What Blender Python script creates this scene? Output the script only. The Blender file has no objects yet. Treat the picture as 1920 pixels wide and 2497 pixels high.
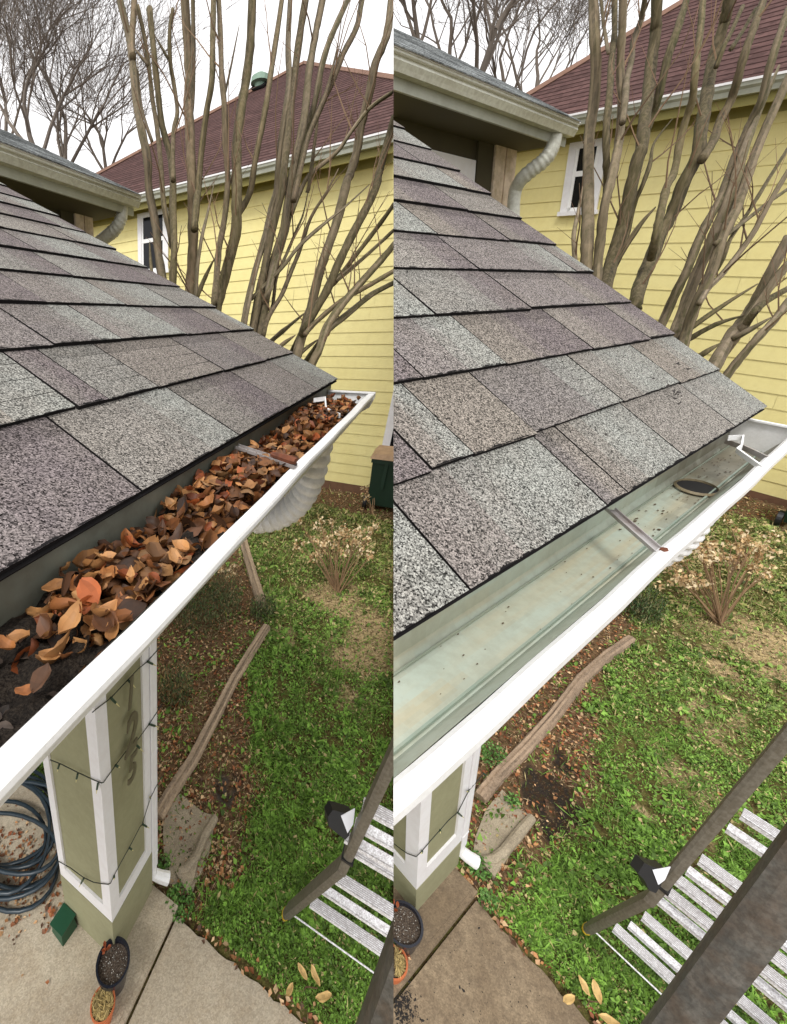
import bpy, bmesh, math, random
import numpy as np
from mathutils import Vector, Matrix
SC = bpy.context.scene
COL = SC.collection
R = math.radians

# ------------------------------------------------------------------ lens
# The photograph is two views of one porch gutter side by side (before / after cleaning).
# Both places are built next to each other in one world, meeting at one upright dividing plane.
FL = 1100.0; PX, PY = 700.0, 1300.0; IW, IH = 1920.0, 2497.0
def nd(x, y): return np.array([(x-PX)/FL, (y-PY)/FL, 1.0])
def unit(v):
    v = np.array(v, float); return v/np.linalg.norm(v)
class Place:
    def __init__(s, name, V, G, K):
        s.name = name
        s.M = np.stack([unit(nd(*G)), unit(nd(*K)), -unit(nd(*V))], 1)   # axes: along the gutter, towards the house, up
        s.I = np.linalg.inv(s.M); s.sign = -1 if name == 'A' else 1
    def bp(s, x, y, ax, val):
        q = s.I@nd(x, y); return q*(val/q[ax])
    def at(s, x, y, z): return s.I@nd(x, y)*z
    def pl(s, x, y, n, d):
        q = s.I@nd(x, y); return q*(d/np.dot(n, q))
A = Place('A', (392, 3680), (1100, 765), (-1200, 860))
B = Place('B', (960, 3250), (2360, 690), (-300, 620))
up = unit(A.M[:, 2]+B.M[:, 2])
fw = np.array([0, 0, 1.0]); fy = unit(fw-fw.dot(up)*up); fx = np.cross(fy, up)
C2W = np.stack([fx, fy, up], 0)          # view axes (right, down, forward) -> world
CAMH = 3.2
SEAM = np.array([1, 0, -(960-PX)/FL])    # normal of the dividing plane
cam = bpy.data.cameras.new('camera'); camo = bpy.data.objects.new('camera', cam); COL.objects.link(camo)
SC.camera = camo
cam.sensor_fit = 'VERTICAL'; cam.sensor_height = 36; cam.lens = FL/IH*36
cam.shift_x = (IW/2-PX)/IH; cam.shift_y = (PY-IH/2)/IH
cam.clip_start = 0.02; cam.clip_end = 500
Rc = np.stack([C2W@np.array([1, 0, 0]), C2W@np.array([0, -1, 0]), C2W@np.array([0, 0, -1])], 1)
mw = Matrix.Identity(4)
for i in range(3):
    for j in range(3): mw[i][j] = Rc[i, j]
mw[2][3] = CAMH
camo.matrix_world = mw
# ------------------------------------------------------------------ overcast daylight
SUN_EL, SUN_ROT = 55, 200
w = bpy.data.worlds.new('World'); SC.world = w; w.use_nodes = True
nt = w.node_tree; bg = nt.nodes['Background']
sky = nt.nodes.new('ShaderNodeTexSky'); sky.sky_type = 'NISHITA'; sky.sun_disc = False
sky.sun_elevation = R(SUN_EL); sky.sun_rotation = R(SUN_ROT); sky.air_density = 1.5; sky.dust_density = 6
hs = nt.nodes.new('ShaderNodeHueSaturation'); hs.inputs['Saturation'].default_value = 0.12
mx = nt.nodes.new('ShaderNodeMixRGB'); mx.inputs[0].default_value = 0.72
mx.inputs[2].default_value = (12.7, 12.5, 12.6, 1)      # flat cloud deck
nt.links.new(sky.outputs[0], hs.inputs['Color']); nt.links.new(hs.outputs[0], mx.inputs[1])
nt.links.new(mx.outputs[0], bg.inputs[0]); bg.inputs[1].default_value = 0.108
sun = bpy.data.lights.new('sun', 'SUN'); sun.energy = 1.3; sun.angle = R(14); sun.color = (1, .98, .94)
suno = bpy.data.objects.new('sun', sun); COL.objects.link(suno)
suno.rotation_euler = (R(90-SUN_EL), 0, R(180-SUN_ROT)); suno.location = (0, 0, 20)
SC.view_settings.view_transform = 'Standard'; SC.view_settings.look = 'None'
SC.view_settings.exposure = 0.36; SC.view_settings.gamma = 1
SC.render.engine = 'CYCLES'

# ------------------------------------------------------------------ helpers
def lin(r, g, b):
    f = lambda c: (c/255/12.92) if c/255 <= .04045 else ((c/255+.055)/1.055)**2.4
    return (f(r), f(g), f(b))
rnd = random.Random(7); rg = np.random.default_rng(11)

class MB:
    """collects shapes in a place's own (along, house, up) metres"""
    def __init__(s): s.v = []; s.f = []; s.m = []; s.c = []; s.n = 0
    def add(s, vs, fs, m=0, c=(1, 1, 1)):
        o = s.n; s.v.extend([tuple(map(float, p)) for p in vs]); s.n += len(vs)
        for f in fs: s.f.append(tuple(i+o for i in f)); s.m.append(m); s.c.append(c)
    def box(s, a, b, m=0, c=(1, 1, 1)):
        x0, y0, z0 = np.minimum(a, b); x1, y1, z1 = np.maximum(a, b)
        s.add([(x0, y0, z0), (x1, y0, z0), (x1, y1, z0), (x0, y1, z0), (x0, y0, z1), (x1, y0, z1), (x1, y1, z1), (x0, y1, z1)],
              [(3, 2, 1, 0), (4, 5, 6, 7), (0, 1, 5, 4), (1, 2, 6, 5), (2, 3, 7, 6), (3, 0, 4, 7)], m, c)
    def obox(s, o, a, b, c3, m=0, c=(1, 1, 1)):
        o, a, b, d = map(lambda q: np.array(q, float), (o, a, b, c3))
        s.add([o, o+a, o+a+b, o+b, o+d, o+a+d, o+a+b+d, o+b+d],
              [(3, 2, 1, 0), (4, 5, 6, 7), (0, 1, 5, 4), (1, 2, 6, 5), (2, 3, 7, 6), (3, 0, 4, 7)], m, c)
    def tube(s, pts, r, n=6, m=0, c=(1, 1, 1), cap=True, ry=None, ref=None, jit=0):
        pts = [np.array(p, float) for p in pts]; k = len(pts)
        rr = r if hasattr(r, '__len__') else [r]*k
        vs = []; prev = None
        for i, p in enumerate(pts):
            t = unit(pts[min(i+1, k-1)]-pts[max(i-1, 0)]+1e-9)
            if prev is None:
                a = np.array(ref, float) if ref is not None else (np.array([0, 0, 1.]) if abs(t[2]) < .8 else np.array([1., 0, 0]))
            else: a = prev
            a = unit(a-a.dot(t)*t); b = np.cross(t, a); prev = a
            for j in range(n):
                th = 2*math.pi*(j+.5)/n; q = 1+(rnd.uniform(-jit, jit) if jit else 0)
                ra = rr[i]*q; rb = (ra if ry is None else ry*q)
                if n == 4: ra *= 1.414; rb *= 1.414
                vs.append(p+a*math.cos(th)*ra+b*math.sin(th)*rb)
        fs = [(i*n+j, i*n+(j+1) % n, (i+1)*n+(j+1) % n, (i+1)*n+j) for i in range(k-1) for j in range(n)]
        if cap: fs += [tuple(range(n-1, -1, -1)), tuple((k-1)*n+j for j in range(n))]
        s.add(vs, fs, m, c)
    def extr(s, poly, d, m=0, c=(1, 1, 1)):
        n = len(poly); d = np.array(d, float); P = [np.array(p, float) for p in poly]
        s.add(P+[p+d for p in P], [tuple(range(n-1, -1, -1)), tuple(range(n, 2*n))]+[(i, (i+1) % n, n+(i+1) % n, n+i) for i in range(n)], m, c)
    def lathe(s, o, prof, n=24, m=0, c=(1, 1, 1)):
        vs = []; k = len(prof)
        for r, z in prof:
            for j in range(n):
                t = 2*math.pi*j/n; vs.append((o[0]+r*math.cos(t), o[1]+r*math.sin(t), o[2]+z))
        s.add(vs, [(i*n+j, i*n+(j+1) % n, (i+1)*n+(j+1) % n, (i+1)*n+j) for i in range(k-1) for j in range(n)], m, c)

def mesh_from(name, V, F, Mi, Cc, mats, P, base, smooth):
    """local metres -> world, trimmed at the plane where the two places meet"""
    V = np.asarray(V, float)
    if len(V) == 0: return None
    cc = V@P.M.T; d = (cc@SEAM)*P.sign
    W = cc@C2W.T; W[:, 2] += CAMH
    if (d < 0).all(): return None
    W = W-base
    me = bpy.data.meshes.new(name)
    if (d < 0).any():
        keep = [any(d[i] >= 0 for i in f) for f in F]
        F = [f for f, k in zip(F, keep) if k]; Mi = [x for x, k in zip(Mi, keep) if k]; Cc = [x for x, k in zip(Cc, keep) if k]
        if not F: return None
        used = sorted({i for f in F for i in f}); mp = {o: n for n, o in enumerate(used)}
        W = W[used]; F = [tuple(mp[i] for i in f) for f in F]
    me.from_pydata(W.tolist(), [], F)
    for m in mats: me.materials.append(m)
    me.polygons.foreach_set('material_index', Mi)
    ca = me.color_attributes.new('Col', 'FLOAT_COLOR', 'CORNER')
    arr = []
    if name == 'ground':
        vc = MB.cur.vc
        if (d < 0).any(): vc = vc[used]
        for f in F:
            for i in f: arr.extend([*vc[i], 1.0])
    else:
        for f, c in zip(F, Cc): arr.extend([c[0], c[1], c[2], 1.0]*len(f))
    ca.data.foreach_set('color', arr)
    if (d < 0).any():
        bm = bmesh.new(); bm.from_mesh(me)
        nw = C2W@SEAM*P.sign
        pc = np.array([0, 0, CAMH])-base
        bmesh.ops.bisect_plane(bm, geom=bm.verts[:]+bm.edges[:]+bm.faces[:], plane_co=Vector(pc), plane_no=Vector(nw), clear_inner=True, clear_outer=False, dist=1e-6)
        bm.to_mesh(me); bm.free()
        if len(me.polygons) == 0: return None
    if smooth: me.polygons.foreach_set('use_smooth', [True]*len(me.polygons))
    me.update(); return me

def wpt(P, p):
    q = C2W@(P.M@np.array(p, float)); q[2] += CAMH; return q
def thing(name, P, base, label, cat, group=None):
    o = bpy.data.objects.new(name, None); COL.objects.link(o); o.empty_display_size = .05
    o.location = wpt(P, base); o['label'] = label; o['category'] = cat
    if group: o['group'] = group
    return o
def part(name, mb, mats, P, parent, smooth=False, kind=None, label=None, root=None):
    """a mesh of its own under its thing (root: the thing, for a sub-part)"""
    r = root or parent
    if not isinstance(mats, (list, tuple)): mats = [mats]
    me = mesh_from(name, mb.v, mb.f, mb.m, mb.c, mats, P, np.array(r.location), smooth)
    if me is None: return None
    o = bpy.data.objects.new(name, me); COL.objects.link(o); o.parent = parent
    if kind: o['kind'] = kind
    if label: o['label'] = label
    return o
def single(name, mb, mats, P, base, label=None, cat=None, group=None, kind=None, smooth=False):
    if not isinstance(mats, (list, tuple)): mats = [mats]
    b = wpt(P, base)
    me = mesh_from(name, mb.v, mb.f, mb.m, mb.c, mats, P, b, smooth)
    if me is None: return None
    o = bpy.data.objects.new(name, me); COL.objects.link(o); o.location = b
    if label: o['label'] = label
    if cat: o['category'] = cat
    if group: o['group'] = group
    if kind: o['kind'] = kind
    return o

# ------------------------------------------------------------------ materials
def mat(name, col, rough=.8, vcol=False, noise=None, bump=None, metal=0, spec=None, speck=None, stretch=None, translucent=False):
    """noise=(scale, amount, colour2): mottled second colour; speck=(scale, amount): fine light/dark grain; bump=(scale, strength)"""
    m = bpy.data.materials.new(name); m.use_nodes = True; nt = m.node_tree; L = nt.links.new
    b = nt.nodes['Principled BSDF']; b.inputs['Roughness'].default_value = rough; b.inputs['Metallic'].default_value = metal
    if spec is not None: b.inputs['Specular IOR Level'].default_value = spec
    tc = nt.nodes.new('ShaderNodeTexCoord'); mp = nt.nodes.new('ShaderNodeMapping'); L(tc.outputs['Object'], mp.inputs[0])
    if stretch: mp.inputs['Scale'].default_value = stretch
    if vcol:
        a = nt.nodes.new('ShaderNodeVertexColor'); a.layer_name = 'Col'
        mm = nt.nodes.new('ShaderNodeMixRGB'); mm.blend_type = 'MULTIPLY'; mm.inputs[0].default_value = 1
        mm.inputs[2].default_value = (*col, 1); L(a.outputs[0], mm.inputs[1]); cur = mm.outputs[0]
    else:
        r = nt.nodes.new('ShaderNodeRGB'); r.outputs[0].default_value = (*col, 1); cur = r.outputs[0]
    if noise:
        for sc, am, c2 in (noise if isinstance(noise, list) else [noise]):
            n = nt.nodes.new('ShaderNodeTexNoise'); n.inputs['Scale'].default_value = sc; n.inputs['Detail'].default_value = 6; n.inputs['Roughness'].default_value = .65
            L(mp.outputs[0], n.inputs['Vector'])
            cr = nt.nodes.new('ShaderNodeValToRGB'); cr.color_ramp.elements[0].position = .42; cr.color_ramp.elements[1].position = .62
            cr.color_ramp.elements[0].color = (0, 0, 0, 1); cr.color_ramp.elements[1].color = (am, am, am, 1)
            L(n.outputs[0], cr.inputs[0])
            mm = nt.nodes.new('ShaderNodeMixRGB'); L(cr.outputs[0], mm.inputs[0]); L(cur, mm.inputs[1]); mm.inputs[2].default_value = (*c2, 1); cur = mm.outputs[0]
    if speck:
        for sc, lo, hi in (speck if isinstance(speck, list) else [speck]):
            n = nt.nodes.new('ShaderNodeTexVoronoi'); n.inputs['Scale'].default_value = sc; L(tc.outputs['Object'], n.inputs['Vector'])
            sep = nt.nodes.new('ShaderNodeSeparateColor'); L(n.outputs['Color'], sep.inputs[0])
            mr = nt.nodes.new('ShaderNodeMapRange'); L(sep.outputs[0], mr.inputs[0]); mr.inputs[3].default_value = lo; mr.inputs[4].default_value = hi
            vm = nt.nodes.new('ShaderNodeVectorMath'); vm.operation = 'SCALE'; L(cur, vm.inputs[0]); L(mr.outputs[0], vm.inputs['Scale']); cur = vm.outputs[0]
    L(cur, b.inputs['Base Color'])
    if bump:
        n = nt.nodes.new('ShaderNodeTexNoise'); n.inputs['Scale'].default_value = bump[0]; n.inputs['Detail'].default_value = 5
        L(mp.outputs[0], n.inputs['Vector'])
        bn = nt.nodes.new('ShaderNodeBump'); bn.inputs['Strength'].default_value = bump[1]; bn.inputs['Distance'].default_value = bump[2] if len(bump) > 2 else .01
        L(n.outputs[0], bn.inputs['Height']); L(bn.outputs[0], b.inputs['Normal'])
    if translucent:
        tr = nt.nodes.new('ShaderNodeBsdfTranslucent'); L(cur, tr.inputs[0]); ms = nt.nodes.new('ShaderNodeMixShader'); ms.inputs[0].default_value = .12
        L(b.outputs[0], ms.inputs[1]); L(tr.outputs[0], ms.inputs[2]); L(ms.outputs[0], nt.nodes['Material Output'].inputs[0])
    return m
M = {}
M['shingle'] = mat('shingle_granules', (1, 1, 1), .95, vcol=True, spec=.1, speck=[(600, .0, 2.15), (1500, .55, 1.5)], noise=[(4, .22, lin(96, 88, 84)), (13, .25, lin(112, 106, 98))], bump=(500, .5, .003))
M['asphalt_edge'] = mat('shingle_edge_and_shadow', (.012, .011, .011), .95, spec=.1)  # black asphalt edge that also paints the shadow line under each course
M['far_shingle'] = mat('grey_shingles', (1, 1, 1), .95, vcol=True, spec=.1, speck=(60, .45, 1.5))
M['red_shingle'] = mat('red_brown_shingles', (1, 1, 1), .95, vcol=True, spec=.1, speck=(14, .75, 1.25))
M['white_paint'] = mat('white_enamel', (.90, .90, .89), .35, noise=[(9, .16, (.66, .65, .62)), (60, .14, (.45, .42, .38)), (230, .10, (.35, .32, .28))])
M['white_trim'] = mat('white_trim_paint', (.80, .79, .80), .55, noise=[(18, .25, (.66, .62, .60))], bump=(60, .15, .002))
M['gutter_in'] = mat('weathered_gutter_metal', (1, 1, 1), .45, vcol=True, noise=[(9, .22, lin(190, 188, 168)), (70, .2, lin(140, 134, 112))])
M['gutter_stain'] = mat('stained_gutter_metal', lin(160, 172, 160), .5, noise=[(7, .9, lin(112, 100, 78)), (16, .9, lin(70, 58, 44)), (3, .7, lin(150, 148, 124))])
M['fascia'] = mat('old_grey_green_metal', lin(118, 122, 110), .5, noise=[(6, .6, lin(92, 92, 80)), (20, .4, lin(80, 74, 60))])
M['galv'] = mat('galvanised_strap', lin(176, 172, 170), .35, metal=.4, noise=(30, .5, lin(128, 108, 98)))
M['rust'] = mat('rusty_steel', lin(110, 60, 35), .8, noise=(40, .6, lin(60, 35, 25)))
M['sage'] = mat('sage_green_paint', lin(144, 142, 110), .75, noise=[(5, .4, lin(126, 123, 93)), (30, .25, lin(160, 158, 128))], bump=(120, .1, .001))
M['siding'] = mat('yellow_siding', lin(233, 221, 155), .7, noise=[(1.2, .3, lin(222, 206, 130)), (9, .18, lin(206, 190, 128))])
M['soffit'] = mat('shaded_olive_soffit', lin(150, 142, 84), .8, noise=(3, .3, lin(135, 126, 76)))  # shade below the eave is mixed into this olive
M['gut_grey'] = mat('grey_gutter_paint', lin(164, 166, 152), .5, noise=(6, .4, lin(130, 130, 115)))
M['gut_cream'] = mat('cream_gutter_paint', lin(206, 207, 194), .45, noise=[(5, .4, lin(182, 180, 164)), (30, .3, lin(130, 122, 104))])
M['fascia_board'] = mat('fascia_board', lin(138, 134, 112), .7, noise=(5, .4, lin(120, 116, 96)))
M['shaded_wall'] = mat('eave_shaded_olive_wall', lin(72, 66, 44), .85, noise=(3, .3, lin(58, 52, 36)))  # olive darkened with the shadow under the eave, painted into the colour
M['peeling'] = mat('peeling_masonry_paint', lin(226, 208, 186), .9, noise=[(9, .8, lin(176, 156, 124)), (25, .4, lin(205, 188, 170))], bump=(30, .4, .01))
M['glass'] = mat('dark_window_glass', (.006, .007, .009), .12, spec=.22)
M['concrete'] = mat('concrete', lin(184, 172, 150), .9, noise=[(1.6, .8, lin(150, 138, 118)), (7, .6, lin(164, 148, 124)), (45, .35, lin(192, 180, 160))], speck=(170, .78, 1.16), bump=(70, .35, .004))
M['damp_concrete'] = mat('damp_stained_concrete', lin(152, 134, 108), .85, noise=[(1.8, .9, lin(112, 96, 76)), (7, .7, lin(128, 110, 86)), (28, .4, lin(92, 78, 62))], speck=(170, .75, 1.18), bump=(70, .35, .004))
M['old_concrete'] = mat('stained_concrete', lin(160, 148, 126), .95, noise=[(6, .6, lin(118, 107, 90)), (22, .5, lin(160, 146, 122))], speck=(200, .8, 1.2), bump=(50, .5, .006))
M['wood'] = mat('grey_weathered_wood', lin(160, 132, 102), .9, noise=[(7, .6, lin(118, 94, 70))], bump=(26, .8, .01))
M['timber'] = mat('split_timber', (1, 1, 1), .9, vcol=True, noise=[(30, .35, lin(104, 84, 64)), (70, .3, lin(186, 164, 138))], bump=(40, .9, .01))
M['bark'] = mat('myrtle_bark', (1, 1, 1), .9, vcol=True, noise=[(5, .6, lin(70, 66, 34)), (14, .4, lin(132, 116, 92))], stretch=(3.5, 3.5, .6), bump=(16, .6, .01))
M['twig'] = mat('twig_bark', (1, 1, 1), .9, vcol=True)
M['leaf'] = mat('dry_leaf', (1, 1, 1), .55, vcol=True, translucent=True, spec=.35)
M['grass'] = mat('grass_blades', (1, 1, 1), .55, vcol=True, translucent=True, spec=.3)
M['soil'] = mat('wet_sludge', (.009, .007, .006), .75, spec=.12, noise=[(60, .6, (.022, .015, .010)), (500, .4, (.07, .055, .04))], bump=(240, 1, .006))
M['potsoil'] = mat('potting_soil', (.030, .017, .010), .8, noise=[(90, .6, (.07, .04, .02)), (160, .5, (.25, .2, .15))], bump=(120, 1, .01))
M['terracotta'] = mat('terracotta', lin(190, 105, 60), .7, noise=(20, .4, lin(160, 85, 50)))
M['blackpot'] = mat('black_glaze', (.012, .014, .022), .25)
M['straw'] = mat('straw', (1, 1, 1), .8, vcol=True)
M['hose'] = mat('dark_rubber_hose', lin(38, 50, 58), .35, noise=(30, .3, lin(62, 74, 82)))
M['wire'] = mat('dark_wire', (.012, .018, .012), .5)
M['bulb'] = mat('bulb_glass', lin(215, 205, 150), .2)
M['socket'] = mat('green_socket', lin(40, 62, 46), .5)
M['digit'] = mat('brushed_metal_digit', lin(112, 104, 84), .4, metal=.2)
M['greenbox'] = mat('green_plastic', lin(28, 74, 50), .5)
M['bin'] = mat('dark_green_bin', lin(18, 46, 30), .5, noise=(6, .4, lin(12, 34, 24)))
M['binlid'] = mat('faded_bin_lid', lin(168, 138, 106), .7, noise=(7, .5, lin(130, 104, 76)))
M['rubber'] = mat('black_rubber', (.01, .01, .011), .45)
M['rail'] = mat('dull_aluminium', lin(104, 98, 86), .5, metal=.25, noise=[(8, .6, lin(96, 88, 74)), (60, .45, lin(138, 132, 120))], bump=(120, .3, .001))
M['rail_near'] = mat('streaked_aluminium', lin(102, 99, 93), .5, metal=.3, noise=[(6, .8, lin(76, 76, 74)), (45, .6, lin(124, 118, 110)), (22, .5, lin(92, 70, 50)), (150, .5, lin(60, 54, 48))], bump=(90, .4, .001))  # grey metal with darker streaks, scratches and rust marks
M['rung'] = mat('bright_aluminium', (.93, .93, .95), .4, metal=.05, noise=[(55, .5, (.40, .37, .37)), (150, .55, (.25, .22, .21))])
M['grip'] = mat('rung_grip_groove', (.40, .38, .38), .6)
M['yellow_mark'] = mat('yellow_plastic', lin(200, 170, 40), .5)
M['clear_white'] = mat('white_plastic', (.75, .76, .80), .4)
M['foundation'] = mat('brown_foundation', lin(112, 82, 60), .95, noise=(7, .5, lin(84, 60, 44)), bump=(20, .5, .01))
M['vent'] = mat('verdigris_vent', lin(130, 155, 138), .7)

def ground_mat():
    m = bpy.data.materials.new('soil_and_turf'); m.use_nodes = True; nt = m.node_tree; L = nt.links.new
    b = nt.nodes['Principled BSDF']; b.inputs['Roughness'].default_value = .95; b.inputs['Specular IOR Level'].default_value = .1
    tc = nt.nodes.new('ShaderNodeTexCoord')
    cur = None
    def layer(sc, c, lo, hi, det=8):
        nonlocal cur
        n = nt.nodes.new('ShaderNodeTexNoise'); n.inputs['Scale'].default_value = sc; n.inputs['Detail'].default_value = det; n.inputs['Roughness'].default_value = .7
        L(tc.outputs['Object'], n.inputs['Vector'])
        cr = nt.nodes.new('ShaderNodeMapRange'); cr.inputs[1].default_value = lo; cr.inputs[2].default_value = hi; L(n.outputs[0], cr.inputs[0])
        mm = nt.nodes.new('ShaderNodeMixRGB'); L(cr.outputs[0], mm.inputs[0]); L(cur, mm.inputs[1]); mm.inputs[2].default_value = (*c, 1); cur = mm.outputs[0]
    r = nt.nodes.new('ShaderNodeVertexColor'); r.layer_name = 'Col'; cur = r.outputs[0]
    layer(30, lin(62, 44, 30), .45, .62); layer(75, lin(170, 142, 104), .58, .70); layer(120, lin(60, 78, 34), .56, .68)
    L(cur, b.inputs['Base Color'])
    n = nt.nodes.new('ShaderNodeTexNoise'); n.inputs['Scale'].default_value = 40; n.inputs['Detail'].default_value = 6
    L(tc.outputs['Object'], n.inputs['Vector'])
    bn = nt.nodes.new('ShaderNodeBump'); bn.inputs['Strength'].default_value = .8; bn.inputs['Distance'].default_value = .02
    L(n.outputs[0], bn.inputs['Height']); L(bn.outputs[0], b.inputs['Normal'])
    return m
M['ground'] = ground_mat()

HG = 3.0          # porch slab below the lens
GR = 3.05         # lawn and path
DA = dict(P=A, tag='leaf-filled gutter', h=.2, e0=(.302, -.176), ev=(.1706, .0745), gend=1.397, rim=(.177, .158), back=.308, bot=(.205, .300, -.272), rimend=(1.275, 1.322), colc=(.75, .91), cole=(1.085, 1.325),
          step=(.742, 1.095), ghouse=8.0, row=.19, sidbot=(883, 1184))
DB = dict(P=B, tag='cleaned gutter', h=.3, e0=(.190, -.264), ev=(.1086, .0654), gend=1.513, rim=(.121, .108), back=.236, bot=(.158, .235, -.37), rimend=(1.50, 1.527), colc=(.950, .677), cole=(1.332, .975),
          step=(.555, 1.293), ghouse=9.6, row=.21, sidbot=(1907.6, 1215))
def vnoise(x, y, s, seed=0):
    """smooth value noise in 0..1 (numpy)"""
    x = np.asarray(x)*s+seed*17.3; y = np.asarray(y)*s+seed*9.1
    xi = np.floor(x); yi = np.floor(y); fx_ = x-xi; fy_ = y-yi
    h = lambda a, b: np.modf(np.abs(np.sin(a*127.1+b*311.7+seed)*43758.5453))[0]
    u = fx_*fx_*(3-2*fx_); v = fy_*fy_*(3-2*fy_)
    return (h(xi, yi)*(1-u)+h(xi+1, yi)*u)*(1-v)+(h(xi, yi+1)*(1-u)+h(xi+1, yi+1)*u)*v
def fbm(x, y, s, seed=0): return .55*vnoise(x, y, s, seed)+.3*vnoise(x, y, s*2.3, seed+1)+.15*vnoise(x, y, s*5.1, seed+2)
def inpoly(px, py, poly):
    r = np.zeros(len(px), bool); n = len(poly)
    for i in range(n):
        x1, y1 = poly[i]; x2, y2 = poly[(i+1) % n]
        c = ((y1 > py) != (y2 > py)) & (px < (x2-x1)*(py-y1)/(y2-y1+1e-12)+x1); r ^= c
    return r

# ------------------------------------------------------------------ porch roof
PAL = [lin(150, 145, 137), lin(146, 138, 129), lin(140, 132, 127), lin(154, 153, 146), lin(136, 129, 127), lin(146, 137, 125), lin(132, 124, 123)]
PAL = [tuple(np.array(c)*.70) for c in PAL]
PAL = [tuple((np.array(c)*.62+np.array(lin(145, 139, 133))*.7*.38)*.90) for c in PAL]
WHITE, PURP = tuple(np.array(lin(160, 161, 154))*.60), tuple(np.array(lin(124, 115, 115))*.64)
def porch_roof(D, seams):
    P = D['P']; k0, u0 = D['e0']; ev = np.array(D['ev']); E = np.linalg.norm(ev); nv = np.array([0, -ev[1]/E, ev[0]/E]); ge = D['gend']
    root = thing('porch_roof', P, (ge, k0, u0-.05), 'grey-purple shingled porch roof sloping down to the '+D['tag'], 'roof')
    sh = MB(); n = 16
    def pt(g, t, o=0):   # t in courses up the slope
        return np.array([g, k0+ev[0]*t, u0+ev[1]*t])+nv*o
    w0 = .305 if P is B else .29
    for i in range(n):
        jog = rnd.uniform(-.004, .004) if i else 0
        if i < len(seams): gs = list(seams[i])
        else: gs = [ge-w0*(.35+.65*rnd.random())*.9]
        gs = sorted(gs, reverse=True)
        while gs[-1] > -1.6: gs.append(gs[-1]-w0*rnd.uniform(.92, 1.1))
        edges = [ge+rnd.uniform(-.003, .006)]+gs
        for j in range(len(edges)-1):
            g1, g0 = edges[j], edges[j+1]+rnd.uniform(.0022, .0045)
            base = np.array(rnd.choice(PAL))*rnd.uniform(.86, 1.06)
            kk = rnd.random(); 
            ns = 6; cut = rnd.uniform(.25, .75); band = rnd.random()
            other = np.array(WHITE if band < .42 else (PURP if band < .8 else rnd.choice(PAL)))
            lo = rnd.uniform(-.02, .012) if i else 0; hi = 1.03; th = rnd.uniform(.0022, .0036)*(.6 if i == 0 else 1); tw = rnd.uniform(-.012, .012) if i else 0
            for a in range(ns):
                fa, fb = a/ns, (a+1)/ns
                ga, gb = g0+(g1-g0)*fa, g0+(g1-g0)*fb
                mixv = 1/(1+math.exp(-((fa+fb)/2-cut)*16))
                c = base*(1-mixv)+other*mixv if kk < .75 else base
                rows = 4
                for b in range(rows):
                    ta, tb = lo+(hi-lo)*b/rows, lo+(hi-lo)*(b+1)/rows
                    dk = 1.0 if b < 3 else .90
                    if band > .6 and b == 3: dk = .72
                    oa, ob = th*1.9*(1-ta)+.0006, th*1.9*(1-tb)+.0006
                    q = [pt(ga, i+ta+tw*fa, oa), pt(gb, i+ta+tw*fb, oa), pt(gb, i+tb, ob), pt(ga, i+tb, ob)]
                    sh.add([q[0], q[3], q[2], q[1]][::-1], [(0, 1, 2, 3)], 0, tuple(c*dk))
            # cut edges, black asphalt doubling as course shadow: butt (facing the eave) and both ends
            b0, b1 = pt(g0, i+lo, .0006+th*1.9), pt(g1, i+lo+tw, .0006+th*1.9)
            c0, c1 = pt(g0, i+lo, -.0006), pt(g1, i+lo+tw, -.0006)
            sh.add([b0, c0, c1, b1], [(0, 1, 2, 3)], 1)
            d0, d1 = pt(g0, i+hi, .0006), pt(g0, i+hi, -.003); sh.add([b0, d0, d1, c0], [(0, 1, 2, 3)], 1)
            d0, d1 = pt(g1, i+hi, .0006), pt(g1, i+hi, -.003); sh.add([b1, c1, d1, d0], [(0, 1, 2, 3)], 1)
            # small ragged dark bits along the butt
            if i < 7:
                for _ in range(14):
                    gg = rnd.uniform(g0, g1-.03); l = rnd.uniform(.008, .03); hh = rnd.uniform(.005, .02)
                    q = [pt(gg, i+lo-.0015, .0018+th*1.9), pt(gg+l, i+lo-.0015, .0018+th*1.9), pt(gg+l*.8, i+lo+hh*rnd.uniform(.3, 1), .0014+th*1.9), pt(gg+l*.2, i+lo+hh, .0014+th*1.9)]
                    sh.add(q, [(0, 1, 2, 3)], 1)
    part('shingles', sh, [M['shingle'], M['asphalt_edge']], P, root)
    dk = MB(); T = n
    dk.add([pt(-1.6, -.02, -.0012), pt(ge-.012, -.02, -.0012), pt(ge-.012, T, -.0012), pt(-1.6, T, -.0012), pt(-1.6, -.02, -.0032), pt(ge-.012, -.02, -.0032), pt(ge-.012, T, -.0032), pt(-1.6, T, -.0032)],
           [(0, 1, 2, 3), (7, 6, 5, 4), (0, 4, 5, 1), (1, 5, 6, 2), (2, 6, 7, 3), (3, 7, 4, 0)])
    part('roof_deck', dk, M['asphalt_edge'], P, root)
    fa = MB(); a = pt(ge-.02, .25, -.016)
    fa.box((-1.6, D['back']+.004, u0-.20), (ge-.03, D['back']+.024, min(u0-.012, a[2])))
    part('fascia_board', fa, M['fascia'], P, root)
    rk = MB(); rk.add([pt(ge-.03, .4, -.016), pt(ge-.012, .4, -.016), pt(ge-.012, T, -.016), pt(ge-.03, T, -.016), pt(ge-.03, .9, -.12), pt(ge-.012, .9, -.12), pt(ge-.012, T, -.13), pt(ge-.03, T, -.13)],
           [(0, 1, 2, 3), (7, 6, 5, 4), (0, 4, 5, 1), (1, 5, 6, 2), (2, 6, 7, 3), (3, 7, 4, 0)])
    part('rake_board', rk, M['white_trim'], P, root)
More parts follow.
